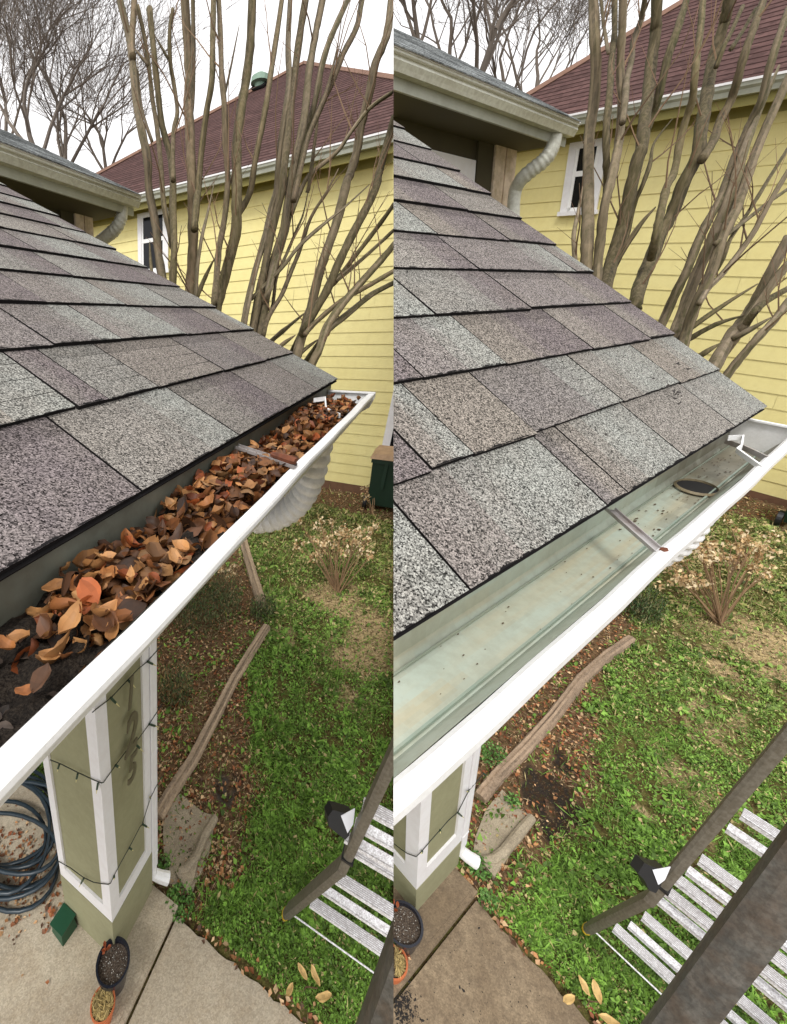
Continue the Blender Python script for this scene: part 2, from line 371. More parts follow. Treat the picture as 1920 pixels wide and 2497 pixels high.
    bm_ = MB(); bm_.box((-1.6, D['colc'][1]+.04, -.62), (ge-.05, D['colc'][1]+.2, u0-.21+.0))
    part('porch_beam', bm_, M['white_trim'], P, root)
    return pt

def seam_px(D, rows):
    P = D['P']; k0, u0 = D['e0']; ev = D['ev']; n = np.array([0, -ev[1], ev[0]]); d = n[1]*k0+n[2]*u0
    return [[P.pl(x, y, n, d)[0] for x, y in r] for r in rows]
r2 = lambda x, y: (x*.5714, 600+y*.5714)
r6 = lambda x, y: (960+x*.5714, 600+y*.5714)
SA = seam_px(DA, [[(771.4, 949.7), (700, 994.3), (571.4, 1060), (342.9, 1205.7)],
                  [r2(1135, 497), r2(962, 545), r2(672, 612), r2(440, 655), r2(305, 685)],
                  [r2(985, 372), r2(800, 388), r2(525, 415), r2(220, 430)],
                  [r2(770, 268), r2(540, 262), r2(195, 250)], [r2(690, 175), r2(330, 150)]])
SB = seam_px(DB, [[(1788.6, 1042.9), (1665.7, 1117), (1522.9, 1202.9), (1471.4, 1231.4), (1131.4, 1434.3)],
                  [r6(1212, 588), r6(965, 665), r6(578, 790), r6(310, 880), r6(122, 935)],
                  [r6(1070, 392), r6(820, 430), r6(460, 500), r6(100, 555)],
                  [r6(830, 240), r6(540, 245), r6(140, 275)], [r6(750, 100), r6(325, 80)]])
# drop seams that fall beyond the rake
SA = [[g for g in r if g < DA['gend']-.06] for r in SA]; SB = [[g for g in r if g < DB['gend']-.06] for r in SB]

# ------------------------------------------------------------------ gutter with hangers
def gutter(D):
    P = D['P']; h = D['h']; ri, ro = D['rim']; bf, bb, ub = D['bot']; g0, g1, ge = -1.6, D['rimend'][0], D['rimend'][1]
    lab = 'white eaves gutter packed with brown leaves and black sludge' if P is A else 'clean empty white gutter with pale green inside and round drain hole'
    root = thing('rain_gutter', P, (ge, ro, ub), lab, 'gutter')
    kb = D['back']
    # profile (k, u) of the trough skin, inner side then outer side
    inn = [(kb, D['e0'][1]-.004), (kb, ub+.012), (bb-.004 if P is A else bb-.006, ub), (bf+.006, ub), (bf-.004, ub+.016), (ri+.010, -h-.022), (ri+.006, -h-.006)]
    tr = MB(); N = 26; gs = np.linspace(g0, ge-.003, N)
    for i in range(N-1):
        for (a, b) in zip(inn[:-1], inn[1:]):
            st = 1 if P is A else 0
            nk = 1 if P is A else (16 if abs(a[1]-b[1]) < .003 else 5); a = np.array(a); b = np.array(b)
            for q in range(nk):
                ka, kb_ = a+(b-a)*q/nk, a+(b-a)*(q+1)/nk
                ns_ = 1 if P is A else 5
                for w_ in range(ns_):
                    ga, gb = gs[i]+(gs[i+1]-gs[i])*w_/ns_, gs[i]+(gs[i+1]-gs[i])*(w_+1)/ns_
                    f = float(fbm(np.array([ga]), np.array([ka[0]*14+ka[1]*9]), 5, 3)[0]); f2 = float(fbm(np.array([ga]), np.array([ka[0]*6]), 11, 8)[0])
                    far = np.clip((ga-.78)*2.2, 0, 1); c = np.array(lin(178, 188, 174))
                    c = c*(1-np.clip((f-.42)*2.2, 0, .75))+np.array(lin(184, 174, 144))*np.clip((f-.42)*2.2, 0, .75)
                    dk_ = np.clip((f2-.58+.42*far)*3.2, 0, .85)*(.25+.75*far); c = c*(1-dk_)+np.array(lin(86, 76, 56))*dk_
                    tr.add([(ga, *ka), (gb, *ka), (gb, *kb_), (ga, *kb_)], [(0, 1, 2, 3)], st, tuple(c))
    # outlet hole is not cut: a black disc below paints its inner shade (set B)
    part('trough', tr, [M['gutter_in'], M['gutter_stain'] if P is B else M['fascia']], P, root)
    if P is B:
        se = MB()
        se.tube([(x, bf+.010, ub+.003) for x in np.linspace(g0, ge-.01, 30)], .0022, 5, c=lin(140, 156, 142))
        se.tube([(x, bb-.008, ub+.002) for x in np.linspace(g0, ge-.01, 30)], .0012, 4, c=lin(140, 150, 134))
        part('bottom_bead', se, M['gutter_in'], P, root)
    fr = MB()
    out = [(ri+.006, -h-.006), (ri, -h), (ro+.002, -h), (ro, -h-.003), (ro-.0005, -h-(.0075 if P is A else .011)), (ro+.010, -h-(.0115 if P is A else .018)), (ro+.016, -h-.030), (ro+.026, -h-.046), (bf-.006, ub+.012), (bf, ub-.003), (bb, ub-.003), (kb+.002, ub+.010), (kb+.002, ub+.05)]
    gg = np.linspace(g0, g1+.03, 40)
    for i in range(39):
        w1, w2 = [.0006*math.sin(x*9+2)+.0005*math.sin(x*23) for x in (gg[i], gg[i+1])]
        for a, b in zip(out[:-1], out[1:]):
            fr.add([(gg[i], a[0]+w1, a[1]+w1), (gg[i+1], a[0]+w2, a[1]+w2), (gg[i+1], b[0]+w2, b[1]+w2), (gg[i], b[0]+w1, b[1]+w1)], [(3, 2, 1, 0)])
    part('front_lip', fr, M['white_paint'], P, root)
    ec = MB()
    prof = [(kb, -h+.004), (kb, ub+.01), (bb, ub-.004), (bf, ub-.004), (bf-.006, ub+.012), (ro+.01, -h-.04), (ro-.001, -h-.012), (ro-.001, -h+.003)]
    ec.extr([(ge-.004, *p) for p in prof], (.005, 0, 0)); 
    part('end_cap', ec, M['white_paint'], P, root)
    rf = MB(); rf.box((ge-.012, ro, -h-.0005), (ge+.001, kb, -h+.0035))
    part('end_cap_rim', rf, M['white_paint'], P, root)
    # hangers
    hl = [((577, 1085.7), (722, 1134))] if P is A else [((1488.6, 1238), (1620, 1352))]
    for e, r_ in hl:
        s = MB(); a = P.bp(*e, 1, D['back']-.01); b = P.bp(*r_, 2, -h-.004)
        a[2] = max(a[2], -h-.02); d = unit(b-a); sd = unit(np.cross(d, [0, 0, 1]))*(.0060)
        a = P.bp(*e, 2, -h+(.012 if P is A else .006)); b = P.bp(*r_, 2, -h+(.006 if P is A else -.004))
        for off in (-1, 1):
            s.obox(a+sd*off*1.0-np.array([0, 0, .004]), (b-a), sd*.22*off, np.array([0, 0, .005]))
        s.obox(a-sd-np.array([0, 0, .004]), b-a, sd*2, np.array([0, 0, .0012]))
        ho = part('hanger_strap', s, M['galv'], P, root)
        if P is A:
            ru = MB(); ru.tube([a+(b-a)*t+np.array([0, 0, .0045]) for t in (.62, .75, .9, .99)], [.004, .0065, .007, .005], 7, jit=.25); part('rust_crust', ru, M['rust'], P, root)
        else:
            ru = MB(); ru.tube([b+np.array([.002, .004, .004]), b+np.array([0, -.001, .006])], [.005, .004], 7, jit=.3); part('rust_crust', ru, M['rust'], P, root)
    # far hanger: bent white strap over a grey one
    if P is A: pts = [(765, 976), (793, 972), (794, 987), (795, 999), (829, 1014)]; g2 = [(750, 990), (800, 1000), (850, 1004)]
    else: pts = [(1775, 1068), (1812, 1066), (1808, 1090), (1797, 1098), (1860, 1143)]; g2 = [(1770, 1076), (1815, 1092), (1875, 1120)]
    s = MB(); q = [P.bp(x, y, 2, -h+o) for (x, y), o in zip(pts, (.012, .016, .008, .002, -.002))]
    s.tube(q, .0052, 4, ry=.0016, ref=(0, 0, 1)); s2 = MB(); s2.tube([P.bp(x, y, 2, -h-.006) for x, y in g2], .005, 4, ry=.002)
    part('bent_strap', s, M['white_paint'], P, root); part('hanger_strap', s2, M['galv'], P, root)
    if P is B:
        o = MB(); c = np.array([1.118, .192, ub+.003]); r = .033; n = 32; vs = []
        for rr, z in ((r*1.0, .0), (r*1.10, .0005), (r*1.10, .0016), (r, .005)):
            for j in range(n):
                t = 2*math.pi*j/n; vs.append(c+np.array([rr*math.cos(t)*1.25, rr*math.sin(t), z]))
        o.add(vs, [(i*n+j, i*n+(j+1) % n, ((i+1) % 4)*n+(j+1) % n, ((i+1) % 4)*n+j) for i in range(4) for j in range(n)])
        part('drain_ring', o, M['oldmetal'], P, root)
        dd = MB(); dd.add([c+np.array([r*1.2*math.cos(2*math.pi*j/n), r*.98*math.sin(2*math.pi*j/n), .0012]) for j in range(n)], [tuple(range(n))])
        part('drain_hole_disc', dd, M['drain'], P, root)
        rn = random.Random(5); sp = MB()
        for _ in range(300):
            g = rn.uniform(-.1, 1.46); k = rn.uniform(bf+.01, bb-.006)
            if g < .8 and rn.random() < .72: continue
            rr = rn.uniform(.0004, .0013)*(1.6 if g > .8 else 1)
            sp.add([(g+rr*rn.uniform(.6, 3.2)*math.cos(t), k+rr*rn.uniform(.6, 1.2)*math.sin(t), ub+.0016) for t in np.linspace(0, 5.2, 6)], [tuple(range(6))], 0, (1, 1, 1))
        part('dirt_specks', sp, M['dirt'], P, root, kind='stuff')
    return root
M['oldmetal'] = mat('stained_ring_metal', lin(136, 124, 98), .6, noise=(60, .6, lin(96, 78, 54)))
M['drain'] = mat('drain_hole_shade', (.007, .006, .005), .8)
M['dirt'] = mat('dried_dirt', lin(84, 66, 46), .9)

# ------------------------------------------------------------------ dry leaves
def leaf_shape(mb, o, L, W, yaw, pitch, roll, curl, col, nseg=5):
    """ovate leaf with folded midrib, curling edges and a stalk"""
    cy, sy = math.cos(yaw), math.sin(yaw); cp, sp = math.cos(pitch), math.sin(pitch); cr, sr = math.cos(roll), math.sin(roll)
    Rm = np.array([[cy, -sy, 0], [sy, cy, 0], [0, 0, 1]])@np.array([[cp, 0, sp], [0, 1, 0], [-sp, 0, cp]])@np.array([[1, 0, 0], [0, cr, -sr], [0, sr, cr]])
    vs = []; prof = [0.10, .70, 1.0, 1.02, .80, .14]; wv = rnd.uniform(0, 6)
    for i in range(nseg+1):
        t = i/nseg; wd = W*.5*np.interp(t*5, range(6), prof); bend = curl*(t-.4)**2*L*1.5
        for sgn in (-1, -.55, 0, .55, 1):
            vs.append(Rm@np.array([t*L, sgn*wd, bend+abs(sgn)**1.6*wd*.75*curl*1.2+(0 if sgn else -.03*L)+.07*L*math.sin(wv+t*8+sgn*2.5)*abs(sgn)])+np.array(o))
    fs = [(i*5+j, (i+1)*5+j, (i+1)*5+j+1, i*5+j+1) for i in range(nseg) for j in range(4)]
    b = mb.n; mb.v.extend([tuple(p) for p in vs]); mb.n += len(vs)
    for q, f in enumerate(fs):
        k = rnd.uniform(.85, 1.12)*(1.12 if q % 4 in (0, 3) else .92)
        mb.f.append(tuple(i+b for i in f)); mb.m.append(0); mb.c.append(tuple(np.array(col)*k))
LCOL = [lin(166, 116, 74), lin(142, 94, 58), lin(180, 136, 96), lin(122, 82, 54), lin(100, 70, 52), lin(190, 150, 110), lin(156, 88, 52), lin(88, 64, 50), lin(166, 126, 88)]
LCOL = [tuple(np.array(c)*np.array((.92, .80, .60))) for c in LCOL]
def gutter_leaves(D, pt_):
    P = D['P']; h = D['h']
    mb = MB()
    for i in range(3200):
        g = .14+1.11*rnd.random()**.95
        t = rnd.random(); k = .193+.108*t
        edge = np.clip((g-.13)/.10, 0, 1)
        if edge < 1 and rnd.random() > edge**.7*.9 and True: continue
        u = -h-.045+.045*rnd.random()*1.0+.010*math.sin(g*14)*edge-.012*(1-edge)
        L = rnd.uniform(.015, .032)
        leaf_shape(mb, (g-.5*L*math.cos(yw_ := rnd.uniform(0, 6.28)), k-.5*L*math.sin(yw_), u), L, L*rnd.uniform(.45, .8), yw_, rnd.gauss(0, .3), rnd.gauss(0, .5), rnd.uniform(-1.3, 1.5), np.array(rnd.choice(LCOL))*(rnd.uniform(.25, .6) if rnd.random() < .35 else rnd.uniform(.6, 1.15)))
    clampk = lambda k, u: min(max(k, .1795, .187+(-h-.020-u)*.62), .3045)
    mb.v = [(v[0], clampk(v[1], v[2]), min(max(v[2], -h-.066), -h+.006+.004*math.sin(v[0]*300+v[1]*200))) for v in mb.v]
    single('leaf_pile', mb, M['leaf'], P, (.7, .25, -h-.06), kind='stuff', label='heap of curled brown leaves packed in the gutter', cat='leaf pile', smooth=True)
    # sludge
    s = MB(); n1, n2 = 150, 30
    gs = np.linspace(-.5, 1.27, n1); ks = np.linspace(D['rim'][0]+.004, D['back']-.002, n2)
    V = []
    for g in gs:
        for k in ks:
            f = fbm(np.array([g]), np.array([k]), 60, 3)[0]; f2 = fbm(np.array([g]), np.array([k]), 16, 5)[0]
            V.append((g, k, -h-.054+.030*f+.026*f2))
    s.add(V, [(i*n2+j, (i+1)*n2+j, (i+1)*n2+j+1, i*n2+j+1) for i in range(n1-1) for j in range(n2-1)])
    single('leaf_sludge', s, M['soil'], P, (.1, .25, -h-.06), kind='stuff', label='black rotted leaf sludge at the near end of the gutter', cat='sludge', smooth=True)
    d = MB()
    for i in range(190):
        g = rnd.uniform(.02, .36); k = rnd.uniform(.18, .31); L = rnd.uniform(.008, .020)
        leaf_shape(d, (g, k, -h-.026+rnd.uniform(-.006, .006)), L, L*.6, rnd.uniform(0, 6.3), rnd.uniform(-.4, .4), rnd.uniform(-.6, .6), rnd.uniform(-.3, .5), np.array((.026, .018, .013))*rnd.uniform(.5, 2.6))
    d.v = [(v[0], clampk(v[1], v[2]), v[2]) for v in d.v]
    single('rotten_leaves', d, M['leaf'], P, (.15, .25, -h-.05), kind='stuff', label='black rotten leaves matted on the sludge', cat='rotten leaves', smooth=True)
    # single leaves that lie clear of the heap: (pixel, length px, heading)
    near = [((14, 1585), 60, 1.9, 0, 'pale tan leaf at the near end of the heap, on the left edge'), ((48, 1560), 75, -1.3, 2, 'tan pointed leaf standing on its tip on black sludge'), ((175, 1530), 85, .1, 5, 'big orange-tan oval leaf lying flat at the foot of the heap'),
            ((122, 1605), 58, 2.3, 8, 'narrow twisted pale leaf on black sludge'), ((100, 1660), 80, .4, 7, 'large dark brown leaf half sunk in the black sludge'), ((275, 1548), 62, .5, 2, 'orange-tan leaf leaning against the white gutter lip'),
            ((215, 1480), 90, 2.9, 1, 'long rolled rusty leaf on top of the heap front'), ((190, 1440), 62, .9, 0, 'round tan leaf against the grey gutter back wall'), ((428, 1372), 54, 1.2, 5, 'pale cupped leaf high on the heap beside the lip'),
            ((730, 1117), 40, .2, 5, 'bright tan leaf beside the rusty hanger strap'), ((560, 1150), 42, -.4, 5, 'light tan oval leaf just in front of the first hanger strap'), ((60, 1685), 55, 2.0, 1, 'small rust-brown leaf sunk in the sludge by the lip')]
    for (x, y), L, yaw, ci, lab in near:
        p = P.bp(x, y, 2, -h-.012); z = (P.M@p)[2]; Lm = L/FL*z
        q = MB(); a = np.array([math.cos(yaw), math.sin(yaw)])*Lm*.5
        leaf_shape(q, (p[0]-a[0], p[1]-a[1], p[2]), Lm, Lm*.62, yaw, rnd.uniform(-.25, .15), rnd.uniform(-.3, .3), rnd.uniform(.2, .9), np.array(LCOL[ci])*rnd.uniform(.75, 1.05), 5)
        q.v = [(v[0], clampk(v[1], v[2]), v[2]) for v in q.v]
        single('dry_leaf', q, M['leaf'], P, tuple(p), label=lab, cat='leaf', group='dry leaves lying loose in the gutter', smooth=True)

# ------------------------------------------------------------------ front downspout
def downspout(D):
    P = D['P']; kc, gr = D['colc'][1], D['cole'][0]; ub = D['bot'][2]
    root = thing('downspout', P, (gr+.05, kc+.03, -GR), 'white downspout running down beside the green porch post under the '+D['tag'], 'downspout')
    if P is A: g = 1.1; path = [(.262, -.262), (.264, -.34), (.272, -.41), (.290, -.46), (.325, -.505), (.38, -.54), (.45, -.56)]; r = .038
    else: g = 1.118; path = [(.192, -.366), (.188, -.41), (.190, -.45), (.200, -.49), (.222, -.53), (.262, -.565), (.33, -.59)]; r = .036
    # ribbed elbow: dense rings with alternating radius
    pts = []; seg = [np.array([g, k, u]) for k, u in path]
    tt = np.linspace(0, len(seg)-1.001, 74)
    for t in tt:
        i = int(t); pts.append(seg[i]*(1-(t-i))+seg[i+1]*(t-i))
    pts = [np.mean(pts[max(0, i-5):i+6], 0) for i in range(len(pts))]
    rr = [r*(1.0+(0, .09, .15, .15, .09)[j % 5]) for j in range(len(pts))]
    e = MB(); e.tube(pts, rr, 20); part('ribbed_elbow', e, M['white_paint'], P, root, smooth=False)
    e2 = MB(); e2.tube([pts[-1], pts[-1]+np.array([.0, .1, -.03]), np.array([gr+.035, kc-.02, -.78]), np.array([gr+.035, kc+.03, -.86])], [r, r*.9, .036, .03], 10)
    part('offset_pipe', e2, M['white_trim'], P, root, smooth=True)
    p = MB(); w = .028 if P is A else .030
    c = np.array([gr+.032, kc+.03])
    prof = []
    for j in range(16):   # corrugated rectangular section
        t = 2*math.pi*j/16; q = max(abs(math.cos(t)), abs(math.sin(t))); f = w/q*(1 if j % 2 else .93); prof.append((c[0]+math.cos(t)*f, c[1]+math.sin(t)*f*1.25))
    p.extr([(a, b, -.84) for a, b in prof], (0, 0, -(HG-.16-.84)))
    part('pipe', p, M['white_trim'], P, root)
    s = MB(); top = np.array([c[0], c[1], -(HG-.19)]); mid = np.array([c[0], c[1]-.015, -(HG-.09)]); end = np.array([c[0]+.05, c[1]-.10, -(HG-.03)])
    s.tube([top, (top+mid)/2, mid, (mid+end)/2+np.array([0, 0, -.008]), end], [w*1.02, w*1.06, w*1.12, w*1.2, w*1.3], 10, cap=False)
    part('bottom_elbow', s, M['white_paint'], P, root)
    j = MB(); 
    for u in (-1.9, -2.72): j.extr([(c[0]+(a-c[0])*1.06, c[1]+(b-c[1])*1.06, u) for a, b in prof], (0, 0, .012))
    part('joint_band', j, M['white_trim'], P, root)
    # stain of the outlet under the trough
    return c

# ------------------------------------------------------------------ porch post
def post(D):
    P = D['P']; g0, k0 = D['colc']; g1, k1 = D['cole']
    ut = -.62
    if P is A: ub = P.bp(277, 2252.7, 0, g0)[2]; ui = P.bp(295.7, 2184, 1, k0)[2]; tw = .062
    else: ub = P.bp(1013.4, 2167, 0, g0)[2]; ui = P.bp(1040, 2117, 1, k0)[2]; tw = .075
    root = thing('porch_post', P, ((g0+g1)/2, (k0+k1)/2, -HG), ('sage green boxed porch post with white trim and house number 125' if P is A else 'sage green boxed porch post with white trim, partly hidden under the cleaned gutter'), 'post')
    b = MB(); b.box((g0+.012, k0+.012, -HG+.001), (g1-.012, k1-.012, ut)); part('panel_box', b, M['sage'], P, root)
    sk = MB(); sk.box((g0-.002, k0-.002, -HG), (g1+.002, k1+.002, ub-.001)); part('base_skirt', sk, M['sage'], P, root)
    c = MB()
    for (x, y, sx, sy) in ((g0, k0, 1, 1), (g1, k0, -1, 1), (g0, k1, 1, -1), (g1, k1, -1, -1)):
        w = tw if (x == g0) else tw*.75
        w2 = tw if (y == k0) else tw*.8
        c.box((x, y, ub), (x+sx*w, y+sy*.014, ut)); c.box((x, y+sy*.014, ub), (x+sx*.014, y+sy*w2, ut))
    part('corner_trim', c, M['white_trim'], P, root)
    r = MB()
    r.box((g0+tw, k0-.0, ub), (g1-tw*.75, k0+.013, ui)); r.box((g0, k0+tw, ub), (g0+.013, k1-tw*.8, ui))
    r.box((g1-.013, k0+tw, ub), (g1, k1-tw*.8, ui))
    part('bottom_rail', r, M['white_trim'], P, root)
    if P is A:
        for ch, (xt, yt), (xb, yb) in (('1', (306, 1652), (308, 1724)), ('2', (308, 1742), (308, 1832)), ('5', (312, 1838), (312, 1902))):
            a = P.bp(xt, yt, 1, k0); d = P.bp(xb, yb, 1, k0); hgt = (a[2]-d[2])
            cu = bpy.data.curves.new('digit', 'FONT'); cu.body = ch; cu.size = 1; cu.extrude = .03; cu.offset = .022; cu.shear = .25; cu.resolution_u = 4
            to = bpy.data.objects.new('tmp', cu); COL.objects.link(to); dg = bpy.context.evaluated_depsgraph_get(); me = bpy.data.meshes.new_from_object(to.evaluated_get(dg))
            vs = np.array([v.co[:] for v in me.vertices]); fs = [tuple(p.vertices) for p in me.polygons]
            bpy.data.objects.remove(to); bpy.data.meshes.remove(me)
            mn, mxx = vs.min(0), vs.max(0); s = hgt/(mxx[1]-mn[1]); cx = (mn[0]+mxx[0])/2
            sw = s*.62 if ch != '1' else s*.6
            cg = (a[0]+d[0])/2+.01
            m_ = MB(); m_.add([(cg+(v[0]-cx)*sw, k0-.022-(v[2])*s*.5, d[2]+(v[1]-mn[1])*s) for v in vs], fs)
            part('house_number', m_, M['digit'], P, root, label='metal numeral %s on the post' % ch)
    # string lights
    faceK = k0-.006; faceG = g0-.006
    def onk(x, y): return P.bp(x, y, 1, faceK)
    def ong(x, y): return P.bp(x, y, 0, faceG)
    z1 = lambda x, y: (x*.2857, 1560+y*.2857); z2 = lambda x, y: (x*.2857, 2017+y*.2857); z3 = lambda x, y: (960+x*.2857, 1700+y*.2857)
    if P is A:
        strands = [[onk(*z1(*q)) for q in ((790, 620), (820, 595), (945, 500), (1090, 345), (1180, 250), (1255, 190), (1380, 50))],
                   [ong(*z1(*q)) for q in ((430, 1025), (520, 1060), (660, 1130), (800, 1195), (868, 1222))]+[onk(*z1(*q)) for q in ((885, 1218), (985, 1075), (1070, 960), (1150, 890), (1275, 720), (1385, 550))],
                   [ong(*z2(*q)) for q in ((500, 290), (600, 345), (715, 430), (800, 470), (860, 480), (925, 488))]+[onk(*z2(*q)) for q in ((945, 480), (975, 415), (1040, 290), (1105, 175), (1195, 0))]+[onk(*z1(*q)) for q in ((1215, 1575), (1285, 1355), (1330, 1260), (1385, 1165))]]
        bul = [(1, z1(1260, 185), z1(1320, 215)), (1, z1(1095, 345), z1(1140, 400)), (1, z1(945, 495), z1(1003, 560)), (1, z1(1275, 720), z1(1345, 738)), (1, z1(1150, 885), z1(1210, 945)), (1, z1(985, 1072), z1(1010, 1080)),
               (0, z1(508, 1065), z1(508, 1105)), (0, z1(665, 1145), z1(668, 1195)), (0, z1(838, 1225), z1(842, 1290)), (1, z1(1285, 1350), z1(1262, 1325)), (1, z1(1220, 1575), z1(1262, 1598)), (1, z2(1105, 175), z2(1125, 190)), (1, z2(975, 415), z2(958, 440)), (0, z2(718, 435), z2(690, 490))]
    else:
        strands = [[ong(*z3(*q)) for q in ((-30, 1225), (60, 1295), (120, 1335), (186, 1360))]+[onk(*z3(*q)) for q in ((195, 1360), (245, 1310), (320, 1220), (400, 1130), (470, 1050), (550, 980), (640, 800), (770, 650))]]
        bul = [(1, z3(245, 1312), z3(215, 1318)), (1, z3(398, 1132), z3(380, 1145)), (1, z3(548, 985), z3(585, 1015)), (1, z3(640, 802), z3(605, 790)), (1, z3(770, 650), z3(785, 662))]
    t = thing('string_lights', P, tuple(strands[0][0]), 'thin dark cord of small bulbs wound around the porch post under the '+D['tag'], 'string lights')
    wi = MB()
    for s in strands:
        wi = MB(); wi.tube(s, .0022, 5); part('cord', wi, M['wire'], P, t)
    for f, a, b in bul:
        a, b = (onk(*a), onk(*b)) if f else (ong(*a), ong(*b)); off = np.array([0, -.008, 0]) if f else np.array([-.008, 0, 0])
        m_ = MB(); m_.tube([a, a+(b-a)*.55+off], [.0055, .005], 6); so = part('socket', m_, M['socket'], P, t)
        m_ = MB(); m_.tube([a+(b-a)*.55+off, b+off*1.5], [.0035, .0012], 6)
        if so: part('bulb', m_, M['bulb'], P, so, root=t)

# ------------------------------------------------------------------ main house corner behind the porch roof
def main_house(D):
    P = D['P']; z = 4.3
    tip = P.at(*((345, 483) if P is A else (1414, 300)), z); ke, ue = tip[1], tip[2]; ge = tip[0]
    root = thing('main_house', P, (ge-.6, ke+.5, -GR), 'main house corner with olive wall, eave shade put in its colour, behind the porch roof above the '+D['tag'], 'house')
    ue = P.bp(*((0, 349) if P is A else (960, 112)), 1, ke)[2]
    ubt = P.bp(*((0, 414) if P is A else (960, 200)), 1, ke)[2]
    # roof: outline against the sky
    rp = (125, 368) if P is A else (1085, 128)
    q = P.bp(*rp, 1, ke+1.6); m = (q[2]-ue)/1.6; m = max(m, .18)
    re = P.at(*((282, 452) if P is A else (1340, 232)), z*1.12)
    rf = MB(); n = 13
    for i in range(n):
        ta, tb = 1.6*i/n, 1.6*(i+1.25)/n
        gend = ge-.02-ta*.2
        g = -1.0
        while g < gend:
            g2 = min(g+rnd.uniform(.1, .32), gend); o = .006
            c = np.array(lin(124, 128, 128))*rnd.uniform(.45, 1.35)
            rf.add([(g, ke+ta-.02, ue+m*ta+.006+o*.4), (g2, ke+ta-.02, ue+m*ta+.006+o*.4), (g2, ke+tb-.02, ue+m*tb+.004), (g, ke+tb-.02, ue+m*tb+.004)], [(0, 1, 2, 3)], 0, tuple(c))
            rf.add([(g, ke+ta-.02, ue+m*ta+.000), (g2, ke+ta-.02, ue+m*ta+.000), (g2, ke+ta-.02, ue+m*ta+.006+o*.4), (g, ke+ta-.02, ue+m*ta+.006+o*.4)], [(0, 1, 2, 3)], 0, tuple(c*.8))
            g = g2
    part('shingled_roof', rf, [M['far_shingle'], M['asphalt_edge']], P, root)
    dk = MB(); dk.add([(-1, ke+.0, ue+.0), (ge-.04, ke, ue+.0), (ge-.36, ke+1.62, ue+m*1.62-.0), (-1, ke+1.62, ue+m*1.62), (-1, ke, ue-.03), (ge-.04, ke, ue-.03), (ge-.36, ke+1.62, ue+m*1.62-.05), (-1, ke+1.62, ue+m*1.62-.05)],
                      [(0, 1, 2, 3), (7, 6, 5, 4), (0, 4, 5, 1), (1, 5, 6, 2), (2, 6, 7, 3), (3, 7, 4, 0)]); part('roof_deck', dk, M['fascia_board'], P, root)
    so = MB(); so.box((-1, ke+.127, ubt+.012), (ge-.08, ke+.62, ubt+.03)); part('soffit', so, M['shaded_wall'], P, root)  # same darkened olive: shade behind the gutter is in the colour
    fa = MB(); fa.box((-1, ke+.101, ubt+.002), (ge-.01, ke+.125, ue-.02)); part('fascia_board', fa, M['gut_grey'], P, root)
    kw = ke+.55
    pc = [(183, 560), (225, 560)] if P is A else [(1203, 400), (1254, 400)]
    gp0, gp1 = P.bp(*pc[0], 1, kw)[0], P.bp(*pc[1], 1, kw)[0]
    wl = MB(); wl.box((-1, kw+.03, -GR), (gp0, kw+.20, ubt+.012)); part('wall', wl, M['shaded_wall'], P, root)
    cp = MB(); cp.box((gp0, kw-.02, -GR), (gp0+(gp1-gp0)*.47, kw+.25, ubt+.012)); cp.box((gp0+(gp1-gp0)*.53, kw-.02, -GR), (gp1, kw+.25, ubt+.012)); cp.box((gp0+(gp1-gp0)*.45, kw+.0, -GR), (gp0+(gp1-gp0)*.55, kw+.22, ubt+.012))
    part('corner_pier', cp, M['peeling'], P, root)
    tb = MB(); a = P.bp(*((168, 530) if P is A else (1180, 392)), 1, kw)
    tb.box((a[0]-.10, kw+.0, -GR), (gp0-.004, kw+.026, ubt+.012)); part('door_casing', tb, M['shaded_wall'], P, root)
    if P is B:
        tr = MB(); y0 = P.bp(1100, 375, 1, kw)[2]; tr.box((-1, kw+.012, y0-.5), (a[0]-.11, kw+.029, y0)); part('painted_base_board', tr, M['white_trim'], P, root)
    # its gutter: a thing of its own
    gt = thing('upper_gutter', P, (ge, ke, ubt), 'cream upper gutter on the main house eave above the porch roof of the '+D['tag'], 'gutter')
    H_ = ue-ubt
    prof = [(ke+.10, ue-.01), (ke, ue), (ke-.004, ue-.018), (ke+.004, ue-.026), (ke+.012, ue-.035), (ke+.004, ue-H_*.30), (ke+.022, ue-H_*.45), (ke+.035, ue-H_*.58), (ke+.10, ue-H_*.58)]
    b = MB(); b.extr([(-1, k, u) for k, u in prof], (ge+1, 0, 0)); part('trough', b, M['gut_cream'], P, gt)
    l = MB(); l.box((-1, ke-.010, ue-.004), (ge, ke+.012, ue+.012)); part('front_lip', l, M['white_trim'], P, gt)
    ds = thing('upper_downspout', P, tuple(P.at(*((300, 560) if P is A else (1320, 400)), z)), 'cream ribbed downspout elbow curling back under the upper gutter tip above the '+D['tag'], 'downspout')
    if P is A: pp = [(300, 492, 4.3), (299, 512, 4.3), (297, 530, 4.3), (291, 546, 4.32), (280, 561, 4.36), (264, 574, 4.42), (246, 588, 4.5), (228, 603, 4.6)]; rr = .060
    else: pp = [(1356, 318, 4.3), (1353, 338, 4.3), (1349, 358, 4.3), (1338, 379, 4.32), (1321, 397, 4.36), (1298, 414, 4.42), (1272, 436, 4.5), (1258, 460, 4.6), (1253, 490, 4.65), (1252, 560, 4.7)]; rr = .062
    pts = [P.at(*q) for q in pp]; full = []
    for i in range(len(pts)-1):
        for t in np.linspace(0, 1, 9)[:-1]: full.append(pts[i]*(1-t)+pts[i+1]*t)
    full = [np.mean(full[max(0, i-2):i+3], 0) for i in range(len(full))]
    nr = len(full); r_ = [rr*(1+(.07 if (j % 4) < 2 else -.02)*(1 if nr*.28 < j < nr*.66 else 0)) for j in range(nr)]
